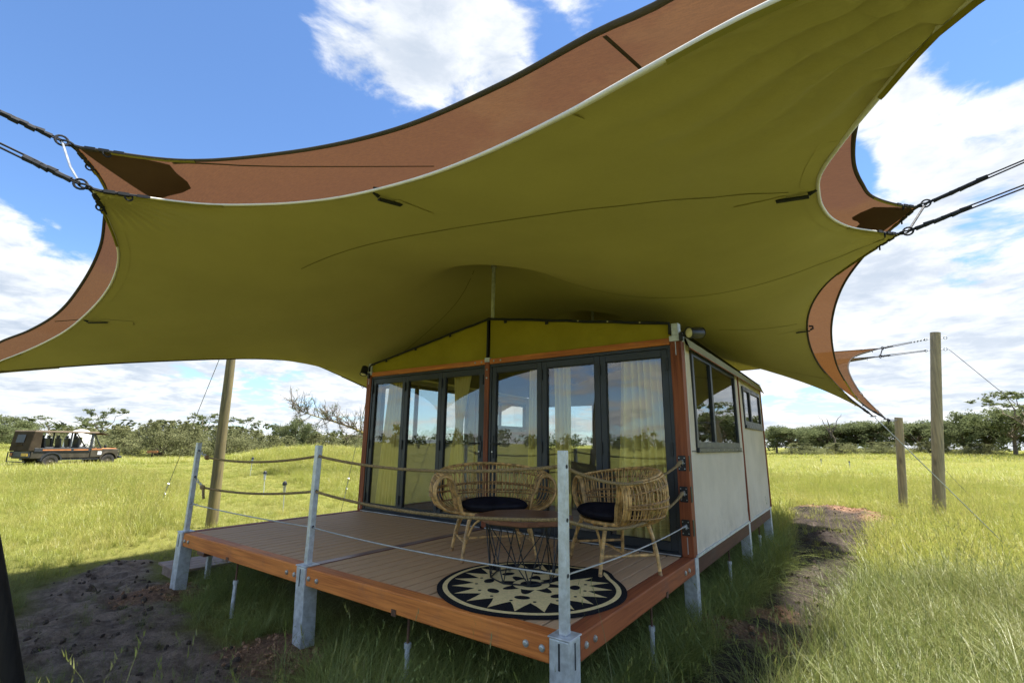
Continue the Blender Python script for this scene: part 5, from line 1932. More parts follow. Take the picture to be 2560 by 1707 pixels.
gl0 = garden_light()
GL = [(-8.13, 4.41, 1.25, 4, 'solar stake light in the cut grass nearest the deck'), (-12.2, 6.0, 1.3, -3, 'solar stake light just beyond the nearest one left of the middle rail post'),
      (-18.5, 8.6, 1.3, 2, 'small solar light seen left of the lichened pole base'), (-15.5, 6.0, 1.3, 0, 'solar light standing just left of the left rail post'),
      (3.4, 42.0, 1.3, 0, 'solar stake light out in the right hand field'), (1.3, 47.0, 1.3, 3, 'faint solar light at the tent edge in the right hand field')]
for i, (x, y, s_, tilt, lb) in enumerate(GL):
    g_ = gl0 if i == 0 else copy_tree(gl0)
    g_.location = (x, y, float(zground(x, y)))
    g_.scale = (s_ * 0.75, s_ * 0.75, s_ * 1.1)
    g_.rotation_euler = (R(tilt), R(tilt * 0.6), i * 1.3)
    tag(g_, lb)

# ------------------------------------------------------------------ trees and bushes
def leaf_mat(name, c1, c2, trans=0.35):
    m = bpy.data.materials.new(name)
    m.use_nodes = True
    t = NT(m.node_tree)
    t.n.clear()
    o = t.add('ShaderNodeOutputMaterial')
    at_ = t.add('ShaderNodeAttribute', attribute_name='tone').outputs['Fac']
    oi = t.add('ShaderNodeObjectInfo').outputs['Random']
    c = t.mix(at_, c1, c2)
    c = t.mix(t.math('MULTIPLY', oi, 0.35), c, tuple(q * 0.6 for q in c2))
    d = t.add('ShaderNodeBsdfDiffuse', in_Color=c)
    tr = t.add('ShaderNodeBsdfTranslucent', in_Color=c)
    mx = t.add('ShaderNodeMixShader', in_0=trans)
    t.l.new(d.outputs[0], mx.inputs[1])
    t.l.new(tr.outputs[0], mx.inputs[2])
    t.l.new(mx.outputs[0], o.inputs[0])
    return m


LEAF = {'bush': leaf_mat('grey_green_leaves', (0.135, 0.150, 0.068), (0.250, 0.255, 0.125)),
        'acacia': leaf_mat('dark_acacia_leaves', (0.095, 0.115, 0.056), (0.180, 0.205, 0.095)),
        'far': leaf_mat('far_leaves', (0.045, 0.060, 0.026), (0.10, 0.115, 0.045))}


def leaf_cards(centres, radii, per, size, seed, flat=0.6):
    """leaf sized faces scattered through clumps; returns verts, faces, tone"""
    r_ = np.random.default_rng(seed)
    N = len(centres) * per
    c = np.repeat(np.array(centres), per, 0)
    rad = np.repeat(np.array(radii), per)
    d = r_.normal(size=(N, 3))
    d /= np.linalg.norm(d, axis=1)[:, None]
    d *= (r_.random(N) ** 0.6 * 1.15)[:, None]
    p = c + d * rad[:, None] * np.array([1, 1, flat])
    a = r_.normal(size=(N, 3))
    a[:, 2] *= 0.7
    a /= np.linalg.norm(a, axis=1)[:, None]
    b_ = np.cross(a, r_.normal(size=(N, 3)))
    b_ /= np.linalg.norm(b_, axis=1)[:, None]
    s = size * (0.55 + 0.9 * r_.random(N))[:, None]
    v = np.stack([p - a * s, p + b_ * s * 0.42, p + a * s, p - b_ * s * 0.42], 1).reshape(-1, 3)
    f = np.arange(N * 4).reshape(N, 4)
    tone = np.repeat(np.clip(np.repeat(r_.random(len(centres)), per) * 0.55 + r_.random(N) * 0.45, 0, 1), 4)
    return v, f, tone


def card_mesh(name, v, f, tone, mat):
    me = bpy.data.meshes.new(name)
    me.from_pydata(v.tolist(), [], f.tolist())
    a = me.attributes.new('tone', 'FLOAT', 'POINT')
    a.data.foreach_set('value', tone.astype(np.float32))
    me.materials.append(mat)
    return me


def limbs(mb, base, tips, r0, seed, wob=0.25):
    rr = random.Random(seed)
    for tp in tips:
        a, b_ = Vector(base), Vector(tp)
        n = 6
        pts, rad = [], []
        for i in range(n + 1):
            f = i / n
            q = a.lerp(b_, f)
            q.z += (b_ - a).length * 0.12 * math.sin(f * math.pi)
            if 0 < i < n:
                q += Vector((rr.uniform(-wob, wob), rr.uniform(-wob, wob), rr.uniform(-wob, wob) * 0.5))
            pts.append(q)
            rad.append(r0 * (1 - f * 0.8))
        mb.tube(pts, rad, 6)


def tree_proto(kind, seed):
    """unit sized meshes: height about 1 (metres come from the object scale x height), built at real size h=5"""
    rr = random.Random(seed)
    cs, rs_ = [], []
    mb = MB()
    if kind == 'bush':
        H, W = 4.0, 3.1
        for i in range(105):
            a = rr.uniform(0, 2 * math.pi)
            q = rr.random() ** 0.5
            zz = rr.random() ** 0.8
            x, y = math.cos(a) * W * q * math.sqrt(max(0.05, 1 - (zz * 0.95) ** 2.4)), math.sin(a) * W * q * math.sqrt(max(0.05, 1 - (zz * 0.95) ** 2.4))
            cs.append((x, y, 0.25 + zz * (H - 0.6) * (0.85 + 0.3 * mnoise.noise(Vector((x * 0.6 + seed, y * 0.6, 0))))))
            rs_.append(rr.uniform(0.5, 1.0))
        for i in range(10):
            a = rr.uniform(0, 2 * math.pi)
            q = rr.uniform(0.1, 0.6)
            for j in range(4):
                cs.append((math.cos(a) * W * q + rr.gauss(0, .15), math.sin(a) * W * q + rr.gauss(0, .15), H * (0.80 + 0.07 * j)))
                rs_.append(0.42 - 0.085 * j)
        v, f, tone = leaf_cards(cs, rs_, 120, 0.075, seed, 0.85)
        tips = [(c[0] * 0.85, c[1] * 0.85, c[2]) for c in rr.sample(cs, 18)]
        limbs(mb, (0, 0, 0.0), tips, 0.07, seed)
    elif kind == 'acacia':
        H, W = 5.0, 3.2
        hubs = []
        for i in range(11):
            a = 2 * math.pi * i / 11 + rr.uniform(-.3, .3)
            q = rr.uniform(0.25, 0.95)
            hubs.append((math.cos(a) * W * q, math.sin(a) * W * q, H * (0.66 + 0.26 * (1 - q) + rr.uniform(-.10, .06))))
        for hb in hubs:
            for k in range(10):
                cs.append((hb[0] + rr.gauss(0, 0.62), hb[1] + rr.gauss(0, 0.62), hb[2] + rr.gauss(0, 0.22)))
                rs_.append(rr.uniform(0.40, 0.85))
        for i in range(30):
            a = rr.uniform(0, 6.28)
            cs.append((math.cos(a) * W * rr.uniform(0.2, 0.9), math.sin(a) * W * rr.uniform(0.2, 0.9), H * rr.uniform(0.30, 0.62)))
            rs_.append(rr.uniform(0.35, 0.7))
        v, f, tone = leaf_cards(cs, rs_, 90, 0.105, seed, 0.6)
        fork = Vector((rr.uniform(-.2, .2), rr.uniform(-.2, .2), H * 0.30))
        mb.tube([(0, 0, -0.1), (0.05, 0.0, H * 0.15), fork], [0.17, 0.14, 0.12], 8)
        limbs(mb, fork, hubs, 0.08, seed, 0.2)
    else:   # sparse thorn tree, airy
        H, W = 5.0, 2.3
        hubs = []
        for i in range(8):
            a = 2 * math.pi * i / 8 + rr.uniform(-.3, .3)
            q = rr.uniform(0.3, 1.0)
            hubs.append((math.cos(a) * W * q, math.sin(a) * W * q, H * (0.72 + rr.uniform(-.22, .28))))
        for hb in hubs:
            for k in range(5):
                cs.append((hb[0] + rr.gauss(0, 0.42), hb[1] + rr.gauss(0, 0.42), hb[2] + rr.gauss(0, 0.16)))
                rs_.append(rr.uniform(0.18, 0.42))
        v, f, tone = leaf_cards(cs, rs_, 44, 0.10, seed, 0.5)
        fork = Vector((0, 0, H * 0.35))
        mb.tube([(0, 0, -0.1), fork], [0.12, 0.09], 7)
        limbs(mb, fork, hubs, 0.055, seed, 0.2)
    crown = card_mesh(kind + '_crown', v, f, tone, LEAF['bush' if kind == 'bush' else 'acacia'])
    tr = mb.build('trunk', MT['bark'], smooth='auto')
    tm = tr.data
    bpy.data.objects.remove(tr)
    return crown, tm, H, W


PROT = {k: [tree_proto(k, s) for s in ss] for k, ss in (('bush', (1, 2, 3)), ('acacia', (11, 12, 13)), ('sparse', (21, 22)))}


def plant(kind, xd, fwd, h, wdt, label, group, var=None, name=None):
    h *= {'bush': 0.70, 'acacia': 0.86, 'sparse': 0.92}[kind]
    q = place_px(xd, fwd)
    vi = random.randrange(len(PROT[kind])) if var is None else var
    crown, tm, H, W = PROT[kind][vi]
    root = thing(name or {'bush': 'bush', 'acacia': 'acacia_tree', 'sparse': 'thorn_tree'}[kind], q - Vector((0, 0, 0.05)), label, {'bush': 'bush'}.get(kind, 'tree'), group, rz=random.uniform(0, 6.28))
    for nm, me_ in (('crown', crown), ('trunk', tm)):
        o = bpy.data.objects.new(nm, me_)
        COL.objects.link(o)
        o.parent = root
    root.scale = (wdt / (2 * W), wdt / (2 * W), h / H)
    return root


GL_ = 'bushes and trees behind the field on the left'
GR_ = 'acacias along the far edge of the right hand field'
LT = [('acacia', 28, 78, 6.2, 9.5, 'dark flat topped acacia at the left edge above the vehicle'), ('acacia', 8, 70, 4.6, 7, 'dark low acacia behind the rear end of the vehicle'),
      ('sparse', 150, 84, 6.2, 9, 'airy thorn tree whose crown shows just over the vehicle roof'), ('sparse', 252, 52, 5.6, 4.8, 'open thorn tree rising above the bush right of the vehicle'),
      ('bush', 245, 50, 3.9, 7.5, 'rounded grey green bush right behind the vehicle bonnet'), ('bush', 320, 47, 4.1, 6.0, 'dense bush second to the right of the vehicle'),
      ('bush', 395, 45, 4.9, 6.4, 'tall bush with dark hollow base beyond the direction board'), ('bush', 455, 48, 4.3, 5.5, 'bush crossed by the long guy wire left of the lichened pole'),
      ('bush', 535, 46, 4.4, 5.6, 'bush just right of the lichened pole'), ('bush', 590, 50, 3.9, 6.0, 'pale bush behind the upper rope of the left bay'),
      ('acacia', 690, 50, 4.9, 3.6, 'small dark bushy tree beneath the bare branch'), ('bush', 650, 46, 3.2, 5.2, 'low spreading bush on the grassy bank'),
      ('bush', 745, 52, 3.6, 6.0, 'bush under the bare branch near the tent column'), ('bush', 815, 55, 3.6, 6.5, 'bush showing beside the left tent column'),
      ('bush', 880, 60, 4.0, 7.0, 'bush mostly hidden behind the left end of the tent'), ('sparse', 560, 66, 5.4, 6, 'thin tree tops above the bush right of the lichened pole'),
      ('bush', 200, 62, 4.2, 8, 'dark bush seen through the open sides of the vehicle'), ('sparse', 470, 62, 5.6, 6, 'thorny tree top behind the bush with the guy wire')]
for kd, xd, fw, h, wd, lb in LT:
    plant(kd, xd, fw, h, wd, lb, GL_)
RT = [('acacia', 1772, 104, 6.6, 10, 'acacia showing just right of the tent rear corner'), ('acacia', 1806, 98, 7.0, 11, 'rounded acacia second from the tent corner'),
      ('acacia', 1850, 112, 6.2, 10, 'small acacia in the gap left of the dead snag'), ('acacia', 1882, 102, 7.2, 11, 'acacia immediately left of the dead snag'),
      ('acacia', 1945, 100, 8.2, 13, 'broad acacia right of the dead snag'), ('acacia', 1992, 96, 8.0, 12, 'dark acacia below the low canopy corner'),
      ('acacia', 2040, 106, 7.8, 12, 'acacia partly hidden by the short pole'), ('acacia', 2096, 98, 8.2, 13, 'acacia between the short and the tall pole'),
      ('acacia', 2150, 108, 7.0, 11, 'acacia behind the tall pole'), ('acacia', 2196, 88, 7.0, 11, 'full acacia just right of the tall pole'),
      ('acacia', 2252, 84, 7.4, 11, 'acacia crossed by the tall pole guy wire'), ('acacia', 2308, 76, 9.6, 12, 'tall acacia second from the right edge'),
      ('sparse', 2352, 66, 10.5, 11, 'tallest open crowned acacia at the right picture edge'), ('acacia', 2400, 76, 7.5, 11, 'acacia cut off by the right picture edge'),
      ('bush', 1830, 92, 3.4, 8, 'low grey scrub below the first acacias right of the tent'), ('bush', 1915, 92, 3.2, 8, 'grey scrub around the foot of the dead snag'),
      ('bush', 2010, 90, 3.4, 8, 'low scrub under the dark acacia'), ('bush', 2120, 92, 3.2, 8, 'low scrub left of the tall pole'), ('bush', 2230, 80, 2.8, 7, 'low scrub right of the tall pole')]
for kd, xd, fw, h, wd, lb in RT:
    plant(kd, xd, fw, h, wd, lb, GR_)

# dead snag among the acacias
q = place_px(1906, 94)
sn = thing('dead_tree', q, 'bare dead snag standing between the acacias on the right', 'tree')
mb = MB()
limbs(mb, (0, 0, 0), [(-0.9, 0.2, 7.0)], 0.22, 5, 0.3)
mb.build('trunk', MT['bark'], sn, smooth='auto')
for k, tp in enumerate(((-2.2, 0.3, 7.6), (1.6, -0.3, 7.9), (0.6, 0.4, 6.2), (-1.4, 0, 5.6))):
    mb = MB()
    limbs(mb, (-0.4, 0.1, 3.2 + 0.4 * k), [tp], 0.11, 40 + k, 0.3)
    mb.build('branch', MT['bark'], sn, smooth='auto')

# leaning bare yellow barked acacia beside the tent
q = place_px(905, 23.0)
f2 = Vector((fv.x, fv.y, 0)).normalized()
r2 = Vector((f2.y, -f2.x, 0))
lt = thing('bare_acacia', q, 'leaning yellow barked acacia with sparse thorny twigs left of the tent', 'tree')


def loc2(a, z_, d=0.0):
    return r2 * a + f2 * d + Vector((0, 0, z_))


main = [loc2(1.2, 0.0), loc2(0.3, 1.15), loc2(-0.8, 1.75), loc2(-1.7, 2.15), loc2(-2.6, 2.45), loc2(-3.6, 2.72), loc2(-4.5, 3.0), loc2(-5.0, 3.18)]
P = spline(main, 0.2)
MB().tube(P, [0.085 - 0.072 * k / (len(P) - 1) for k in range(len(P))], 7).build('trunk', MT['bark_yellow'], lt, smooth='auto')
rr = random.Random(8)
tw = MB()
for k in range(80):
    f = rr.uniform(0.25, 1.0)
    a = P[min(len(P) - 1, int(f * (len(P) - 1)))]
    up = rr.choice((1, 1, 1, -0.5))
    d = (loc2(rr.uniform(-0.9, 0.25), rr.uniform(0.25, 1.0) * up, rr.uniform(-0.5, 0.5))).normalized()
    L = rr.uniform(0.5, 1.25) * (1.05 - 0.35 * f)
    pts = [a]
    for i in range(4):
        d = (d + Vector((rr.uniform(-.35, .35), rr.uniform(-.35, .35), rr.uniform(-.25, .3)))).normalized()
        pts.append(pts[-1] + d * L / 4)
        for s in range(3):
            e = (d + Vector((rr.uniform(-1, 1), rr.uniform(-1, 1), rr.uniform(-.8, 1)))).normalized()
            b1 = pts[-1] - d * rr.uniform(0, L / 4)
            tw.tube([b1, b1 + e * L * 0.22, b1 + (e + d * 0.5).normalized() * L * 0.40], [0.008, 0.006, 0.004], 4)
    tw.tube(pts, [0.020, 0.016, 0.012, 0.009, 0.006], 5)
tag(tw.build('twigs', MT['bark'], lt), kind='stuff')
ends = [Vector(q) for q in tw.v[::37]]
v, f, tone = leaf_cards([tuple(q) for q in rr.sample(ends, min(170, len(ends)))], [0.16] * min(170, len(ends)), 9, 0.038, 5, 0.6)
lv = bpy.data.objects.new('leaves', card_mesh('leaves', v, f, tone, LEAF['acacia']))
COL.objects.link(lv)
lv.parent = lt
tag(lv, kind='stuff')

# far woodland that closes the horizon all round
cs, rs_ = [], []
rr = random.Random(31)
for i in range(520):
    a = rr.uniform(0, 2 * math.pi)
    d = rr.uniform(120, 210)
    x, y = CAM.x + math.cos(a) * d, CAM.y + math.sin(a) * d
    dx, dy = x - CAM.x, y - CAM.y
    fw, lat = dx * f2.x + dy * f2.y, dx * r2.x + dy * r2.y
    if fw > 0 and lat > -0.15 * fw and d < 135:
        continue
    zz = float(zground(x, y))
    h = rr.uniform(2.8, 6.2)
    for k in range(5):
        cs.append((x + rr.gauss(0, 2.2), y + rr.gauss(0, 2.2), zz + h * rr.uniform(0.25, 0.95)))
        rs_.append(rr.uniform(1.0, 2.0))
v, f, tone = leaf_cards(cs, rs_, 22, 0.55, 77, 0.7)
fw_ = bpy.data.objects.new('far_woodland', card_mesh('far_woodland', v, f, tone, LEAF['far']))
COL.objects.link(fw_)
tag(fw_, 'low far off woodland along the horizon', kind='stuff')


# ------------------------------------------------------------------ grass
def grass_mat(name, root_c, tip_c, dry_c, trans=0.4, dry=0.25):
    m = bpy.data.materials.new(name)
    m.use_nodes = True
    t = NT(m.node_tree)
    t.n.clear()
    o = t.add('ShaderNodeOutputMaterial')
    at_ = t.add('ShaderNodeAttribute', attribute_name='tone').outputs['Fac']
    oi = t.add('ShaderNodeObjectInfo')
    geo = t.add('ShaderNodeNewGeometry')
    n1 = t.noise(geo.outputs['Position'], 0.35, 4.0, 0.6)
    n2 = t.noise(geo.outputs['Position'], 2.2, 2.0, 0.6)
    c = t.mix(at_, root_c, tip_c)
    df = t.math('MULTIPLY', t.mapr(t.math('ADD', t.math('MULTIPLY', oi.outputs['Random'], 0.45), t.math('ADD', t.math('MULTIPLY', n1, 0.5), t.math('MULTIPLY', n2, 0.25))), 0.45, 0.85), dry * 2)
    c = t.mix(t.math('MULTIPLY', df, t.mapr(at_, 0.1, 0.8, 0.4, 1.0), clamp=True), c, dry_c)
    d = t.add('ShaderNodeBsdfDiffuse', in_Color=c)
    tr = t.add('ShaderNodeBsdfTranslucent', in_Color=c)
    mx = t.add('ShaderNodeMixShader', in_0=trans)
    t.l.new(d.outputs[0], mx.inputs[1])
    t.l.new(tr.outputs[0], mx.inputs[2])
    gl = t.add('ShaderNodeBsdfGlossy', in_Roughness=0.45)
    mx2 = t.add('ShaderNodeMixShader', in_0=0.035)
    t.l.new(mx.outputs[0], mx2.inputs[1])
    t.l.new(gl.outputs[0], mx2.inputs[2])
    t.l.new(mx2.outputs[0], o.inputs[0])
    return m


GM = {'field': grass_mat('sunny_field_grass', (0.150, 0.185, 0.028), (0.335, 0.365, 0.065), (0.46, 0.395, 0.13), 0.5, 0.36),
      'lush': grass_mat('lush_deck_grass', (0.115, 0.165, 0.036), (0.310, 0.375, 0.100), (0.38, 0.35, 0.13), 0.35, 0.15),
      'tall': grass_mat('tall_green_grass', (0.075, 0.100, 0.024), (0.170, 0.210, 0.050), (0.31, 0.28, 0.10), 0.4, 0.28)}


def tuft(name, mat, n, spread, wd, droop, seed, seg=4, lean=0.35, heads=0.0, hvar=0.5):
    """a tuft of grass blades about one unit high"""
    r_ = random.Random(seed)
    v, f, tone = [], [], []
    for i in range(n):
        a = r_.uniform(0, 6.28)
        q = spread * math.sqrt(r_.random())
        b0_ = Vector((math.cos(a) * q, math.sin(a) * q, 0))
        h = 1 - hvar * r_.random() ** 1.2
        da = r_.uniform(0, 6.28)
        d = Vector((math.cos(da), math.sin(da), 0))
        ln = r_.random() * lean + 0.05
        dr = droop * r_.uniform(0.3, 1.3)
        s = Vector((-d.y, d.x, 0)) * wd * r_.uniform(0.6, 1.2)
        tn = r_.random() * 0.35
        o_ = len(v)
        for k in range(seg + 1):
            g = k / seg
            c = b0_ + d * (ln * g * h + dr * g ** 2.5 * h) + Vector((0, 0, h * (g - 0.45 * dr * g ** 2.6)))
            w_ = (1 - g) ** 0.7 if k < seg else 0
            if k < seg:
                v += [c - s * w_ * 0.5, c + s * w_ * 0.5]
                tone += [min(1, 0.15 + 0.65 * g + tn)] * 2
            else:
                v.append(c)
                tone.append(min(1, 0.8 + tn))
        for k in range(seg - 1):
            f.append((o_ + 2 * k, o_ + 2 * k + 1, o_ + 2 * k + 3, o_ + 2 * k + 2))
        f.append((o_ + 2 * seg - 2, o_ + 2 * seg - 1, o_ + 2 * seg))
        if heads and r_.random() < heads:
            c1 = Vector(v[-2])
            for k in range(7):
                e = Vector((r_.uniform(-1, 1), r_.uniform(-1, 1), 1.6)).normalized() * r_.uniform(0.025, 0.055)
                s2 = e.orthogonal().normalized() * wd * 0.45
                c = Vector(v[o_ + seg * 2]).lerp(c1, r_.random() * 0.8)
                o2 = len(v)
                v += [c - s2, c + s2, c + e]
                tone += [1.0, 1.0, 1.0]
                f.append((o2, o2 + 1, o2 + 2))
    me = bpy.data.meshes.new(name)
    me.from_pydata([tuple(q) for q in v], [], f)
    at_ = me.attributes.new('tone', 'FLOAT', 'POINT')
    at_.data.foreach_set('value', np.array(tone, np.float32))
    me.materials.append(mat)
    return bpy.data.objects.new(name, me)      # stays outside the scene, only instanced


def scatter(name, label, protos, pts, rot, scl, idx, mat):
    me = bpy.data.meshes.new(name)
    me.from_pydata(pts.tolist(), [], [])
    for nm, typ, dat, key in (('rot', 'FLOAT_VECTOR', rot, 'vector'), ('scl', 'FLOAT_VECTOR', scl, 'vector')):
        a = me.attributes.new(nm, typ, 'POINT')
        a.data.foreach_set(key, dat.astype(np.float32).ravel())
    a = me.attributes.new('idx', 'INT', 'POINT')
    a.data.foreach_set('value', idx.astype(np.int32))
    o = bpy.data.objects.new(name, me)
    COL.objects.link(o)
    tag(o, label, kind='stuff')
    g = bpy.data.node_groups.new(name + '_nodes', 'GeometryNodeTree')
    g.interface.new_socket('Geometry', in_out='INPUT', socket_type='NodeSocketGeometry')
    g.interface.new_socket('Geometry', in_out='OUTPUT', socket_type='NodeSocketGeometry')
    gi, go = g.nodes.new('NodeGroupInput'), g.nodes.new('NodeGroupOutput')
    iop = g.nodes.new('GeometryNodeInstanceOnPoints')
    jn = g.nodes.new('GeometryNodeJoinGeometry')
    for p_ in protos[::-1]:
        oi = g.nodes.new('GeometryNodeObjectInfo')
        oi.inputs['Object'].default_value = p_
        oi.inputs['As Instance'].default_value = True
        g.links.new(oi.outputs['Geometry'], jn.inputs[0])
    g.links.new(gi.outputs[0], iop.inputs['Points'])
    g.links.new(jn.outputs[0], iop.inputs['Instance'])
    iop.inputs['Pick Instance'].default_value = True
    for nm, typ, sock in (('rot', 'FLOAT_VECTOR', 'Rotation'), ('scl', 'FLOAT_VECTOR', 'Scale'), ('idx', 'INT', 'Instance Index')):
        na = g.nodes.new('GeometryNodeInputNamedAttribute')
        na.data_type = typ
        na.inputs['Name'].default_value = nm
        src = na.outputs[0]
        if nm == 'rot':
            e2r = g.nodes.new('FunctionNodeEulerToRotation')
            g.links.new(src, e2r.inputs[0])
            src = e2r.outputs[0]
        g.links.new(src, iop.inputs[sock])
    g.links.new(iop.outputs[0], go.inputs[0])
    md = o.modifiers.new('scatter', 'NODES')
    md.node_group = g
    return o


gr = np.random.default_rng(99)
FYAW = math.atan2(fv.y, fv.x)


def ring_points(r0, r1, density, half=64.0, outside=0.12):
    """random points around the camera between two radii; fewer outside the field of view"""
    n = int(density * math.pi * (r1 * r1 - r0 * r0))
    r_ = np.sqrt(gr.random(n) * (r1 * r1 - r0 * r0) + r0 * r0)
    a = gr.random(n) * 2 * math.pi - math.pi
    keep = (np.abs(a) < R(half)) | (gr.random(n) < outside)
    r_, a = r_[keep], a[keep]
    return CAM.x + r_ * np.cos(a + FYAW), CAM.y + r_ * np.sin(a + FYAW), r_


def foot_mask(x, y):
    """1 where the deck or tent stands close above"""
    return ((np.abs(x) < W2 - 0.25) & (y > 0.75) & (y < VB - 0.2)) | ((np.abs(x) < W2 - 0.9) & (y > 0.55) & (y < VB))


def height_at(x, y):
    d = np.hypot(x - CAM.x, y - CAM.y)
    h = 0.50 + 0.16 * vnoise(x, y, 0.35, 2.0)
    # trodden and mown grass left of the deck, low growth by the deck
    short = (1 - sstep(0.7, 1.15, seg_dist(x, y, [(-4.2, 0.6, 1.4), (-5.5, 2.5, 2.2), (-8.0, 4.5, 2.6), (-13, 6.5, 2.2), (-24, 8.0, 2.6), (-34, 11, 3.0)]) + 0.25 * vnoise(x, y, 0.8, 4.0)))
    h = h * (1 - 0.62 * short)
    near_l = (1 - sstep(0.2, 1.6, x)) * (1 - sstep(-0.1, 1.6, y))
    h = h * (1 - 0.52 * near_l)
    bank = np.exp(-(((x + 23.5) / 9) ** 2 + ((y - 15.5) / 7) ** 2))
    return h * (1 - 0.2 * bank)


def lush_zone(x, y):
    under = (np.abs(x) < W2 + 0.25) & (y > -0.55) & (y < VB + 0.2)
    return under


def make_grass(name, label, mat, rings, zone, hmul, protos, tallids=()):
    X, Y, S, Wd, I = [], [], [], [], []
    for r0, r1, dens, wmul, ids, half in rings:
        x, y, r_ = ring_points(r0, r1, dens, half, 0.45 if r1 < 14 else 0.15)
        k = zone(x, y) & ~foot_mask(x, y) & (gr.random(len(x)) > np.clip(dirt_mask(x, y) * 1.3 - 0.03, 0, np.where(x < 2, 0.78, 0.965))) & (gr.random(len(x)) > red_mask(x, y) * 0.9)
        x, y, r_ = x[k], y[k], r_[k]
        X.append(x); Y.append(y)
        S.append(height_at(x, y) * hmul * (0.72 + 0.5 * gr.random(len(x))) * np.where(dirt_mask(x, y) > 0.3, 0.55, 1.0))
        Wd.append(np.full(len(x), wmul))
        I.append(gr.choice(ids, len(x)))
    x, y = np.concatenate(X), np.concatenate(Y)
    s, wm, i = np.concatenate(S), np.concatenate(Wd), np.concatenate(I)
    z_ = zground(x, y) - 0.015
    n = len(x)
    under = (np.abs(x) < W2 + 0.12) & (y > -0.15) & (y < VB)
    s = np.where(under, np.minimum(s, 0.50), s)
    rot = np.stack([gr.normal(0, 0.08, n), gr.normal(0, 0.08, n), gr.random(n) * 6.283], 1)
    scl = np.stack([s * wm, s * wm, np.where(np.isin(i, tallids), s * 1.55, s)], 1)
    return scatter(name, label, protos, np.stack([x, y, z_], 1), rot, scl, i, mat)


fp = [tuft('field_tuft', GM['field'], 24, 0.16, 0.016, 0.45, 1, heads=0.3), tuft('field_tuft', GM['field'], 24, 0.18, 0.016, 0.65, 2, heads=0.2),
      tuft('field_tuft', GM['field'], 46, 0.60, 0.018, 0.45, 3, seg=3, heads=0.2), tuft('field_tuft', GM['field'], 46, 0.62, 0.019, 0.6, 4, seg=3, heads=0.2),
      tuft('field_tuft', GM['field'], 64, 1.7, 0.045, 0.45, 5, seg=2), tuft('field_tuft', GM['field'], 80, 4.0, 0.11, 0.4, 6, seg=2, hvar=0.6)]
fp += [tuft('dry_stalks', GM['field'], 9, 0.3, 0.010, 0.25, 7, seg=4, heads=1.0, hvar=0.35), tuft('dry_stalks', GM['field'], 26, 0.7, 0.014, 0.28, 8, seg=3, heads=1.0, hvar=0.4)]
lp = [tuft('lush_tuft', GM['lush'], 26, 0.16, 0.012, 0.95, 11, seg=6, lean=0.5, heads=0.05, hvar=0.6), tuft('lush_tuft', GM['lush'], 22, 0.18, 0.014, 1.2, 12, seg=6, lean=0.6, hvar=0.6), tuft('lush_tuft', GM['lush'], 30, 0.2, 0.009, 0.7, 13, seg=6, lean=0.45, heads=0.1, hvar=0.6)]
tp_ = [tuft('tall_tuft', GM['tall'], 26, 0.13, 0.0085, 0.75, 21, seg=6, heads=0.12, hvar=0.65), tuft('tall_tuft', GM['tall'], 24, 0.16, 0.010, 1.0, 22, seg=6, lean=0.5, hvar=0.6), tuft('tall_tuft', GM['tall'], 20, 0.12, 0.0075, 0.45, 23, seg=5, heads=0.45, hvar=0.6),
       tuft('seed_stalks', GM['tall'], 6, 0.16, 0.0065, 0.35, 24, seg=6, lean=0.45, heads=1.0, hvar=0.4)]


def green_zone(x, y):
    """greener, longer grass close to the viewer and along the right side of the tent"""
    n = vnoise(x, y, 0.9, 6.0) * 1.6
    d = np.hypot(x - CAM.x, y - CAM.y)
    return (d + n < 9.0) & ~lush_zone(x, y) & ((x > -2.0) | (y < -0.3))


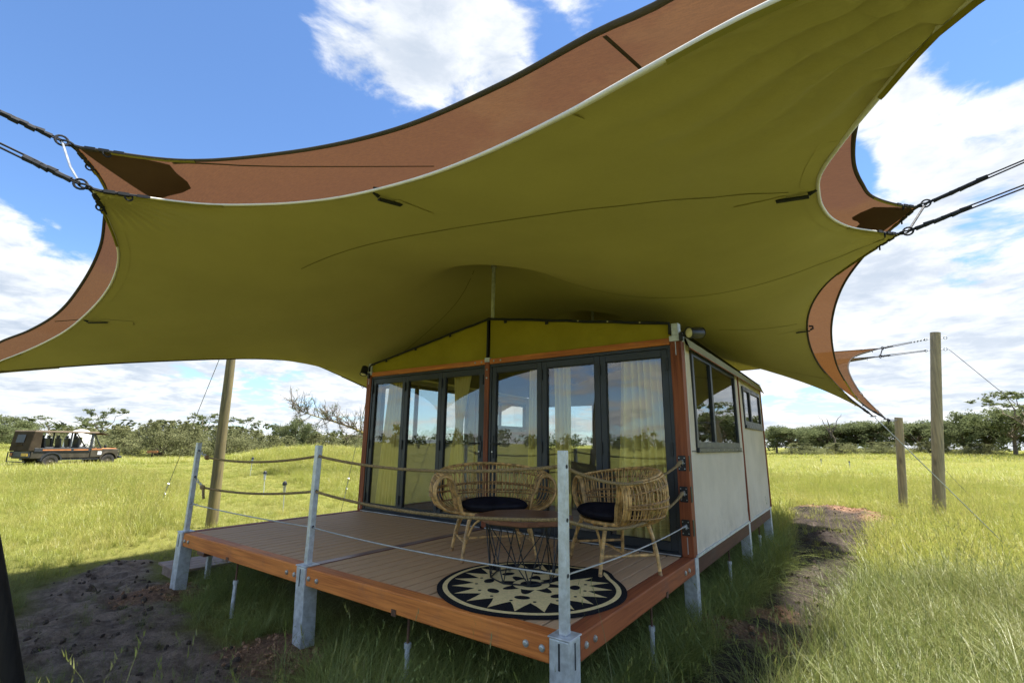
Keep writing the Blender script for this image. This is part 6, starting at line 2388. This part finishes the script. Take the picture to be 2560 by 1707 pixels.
make_grass('field_grass', 'sunlit yellow green savanna grass', GM['field'],
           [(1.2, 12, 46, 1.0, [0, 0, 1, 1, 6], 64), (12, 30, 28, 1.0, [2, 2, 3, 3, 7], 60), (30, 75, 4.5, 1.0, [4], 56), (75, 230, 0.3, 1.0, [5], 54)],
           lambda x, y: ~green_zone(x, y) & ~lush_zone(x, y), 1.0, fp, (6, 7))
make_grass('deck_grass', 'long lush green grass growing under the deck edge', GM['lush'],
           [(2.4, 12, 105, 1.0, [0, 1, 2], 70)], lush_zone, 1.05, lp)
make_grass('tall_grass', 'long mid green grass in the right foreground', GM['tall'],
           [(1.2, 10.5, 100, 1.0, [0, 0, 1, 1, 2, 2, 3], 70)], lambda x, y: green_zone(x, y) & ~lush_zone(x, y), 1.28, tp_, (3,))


# ------------------------------------------------------------------ clods and gravel
def lump(name, mat, seed, jag=0.35):
    bm = bmesh.new()
    bmesh.ops.create_icosphere(bm, subdivisions=1, radius=1)
    for v_ in bm.verts:
        v_.co *= 1 + jag * mnoise.noise(v_.co * 1.7 + Vector((seed, 0, 0)))
        v_.co.z *= 0.7
    me = bpy.data.meshes.new(name)
    bm.to_mesh(me)
    bm.free()
    me.materials.append(mat)
    return bpy.data.objects.new(name, me)


MT['clod'] = pbr('dark_clod', (0.105, 0.082, 0.066), 0.95, var=0.3, vscale=3, bump=0.6, bscale=9, spec=0.1)
MT['gravel'] = pbr('laterite_gravel', (0.34, 0.20, 0.115), 0.9, var=0.3, vscale=2, spec=0.15)


def lumps(name, label, mat, mask, n, s0, s1, box):
    x = gr.uniform(box[0], box[1], n)
    y = gr.uniform(box[2], box[3], n)
    k = gr.random(n) < mask(x, y)
    x, y = x[k], y[k]
    z_ = zground(x, y)
    m_ = len(x)
    s = s0 + (s1 - s0) * gr.random(m_) ** 3
    scl = np.stack([s * gr.uniform(0.7, 1.3, m_), s * gr.uniform(0.7, 1.3, m_), s * gr.uniform(0.6, 1.0, m_)], 1)
    return scatter(name, label, [lump(name + '_piece', MT[mat], i) for i in range(4)], np.stack([x, y, z_ + s * 0.15], 1), gr.uniform(0, 6.28, (m_, 3)), scl, gr.integers(0, 4, m_), mat)


lumps('soil_clods', 'dark lumps of dug soil beside the deck and tent', 'clod', lambda x, y: np.clip(dirt_mask(x, y) - 0.3, 0, 1) * (vnoise(x, y, 1.3, 9) > -0.15), 22000, 0.006, 0.040, (-6, 6, -2.5, 16))
lumps('laterite_gravel', 'reddish gravel heaped around the post feet', 'gravel', red_mask, 42000, 0.008, 0.034, (-4, 6, -1.2, 15))
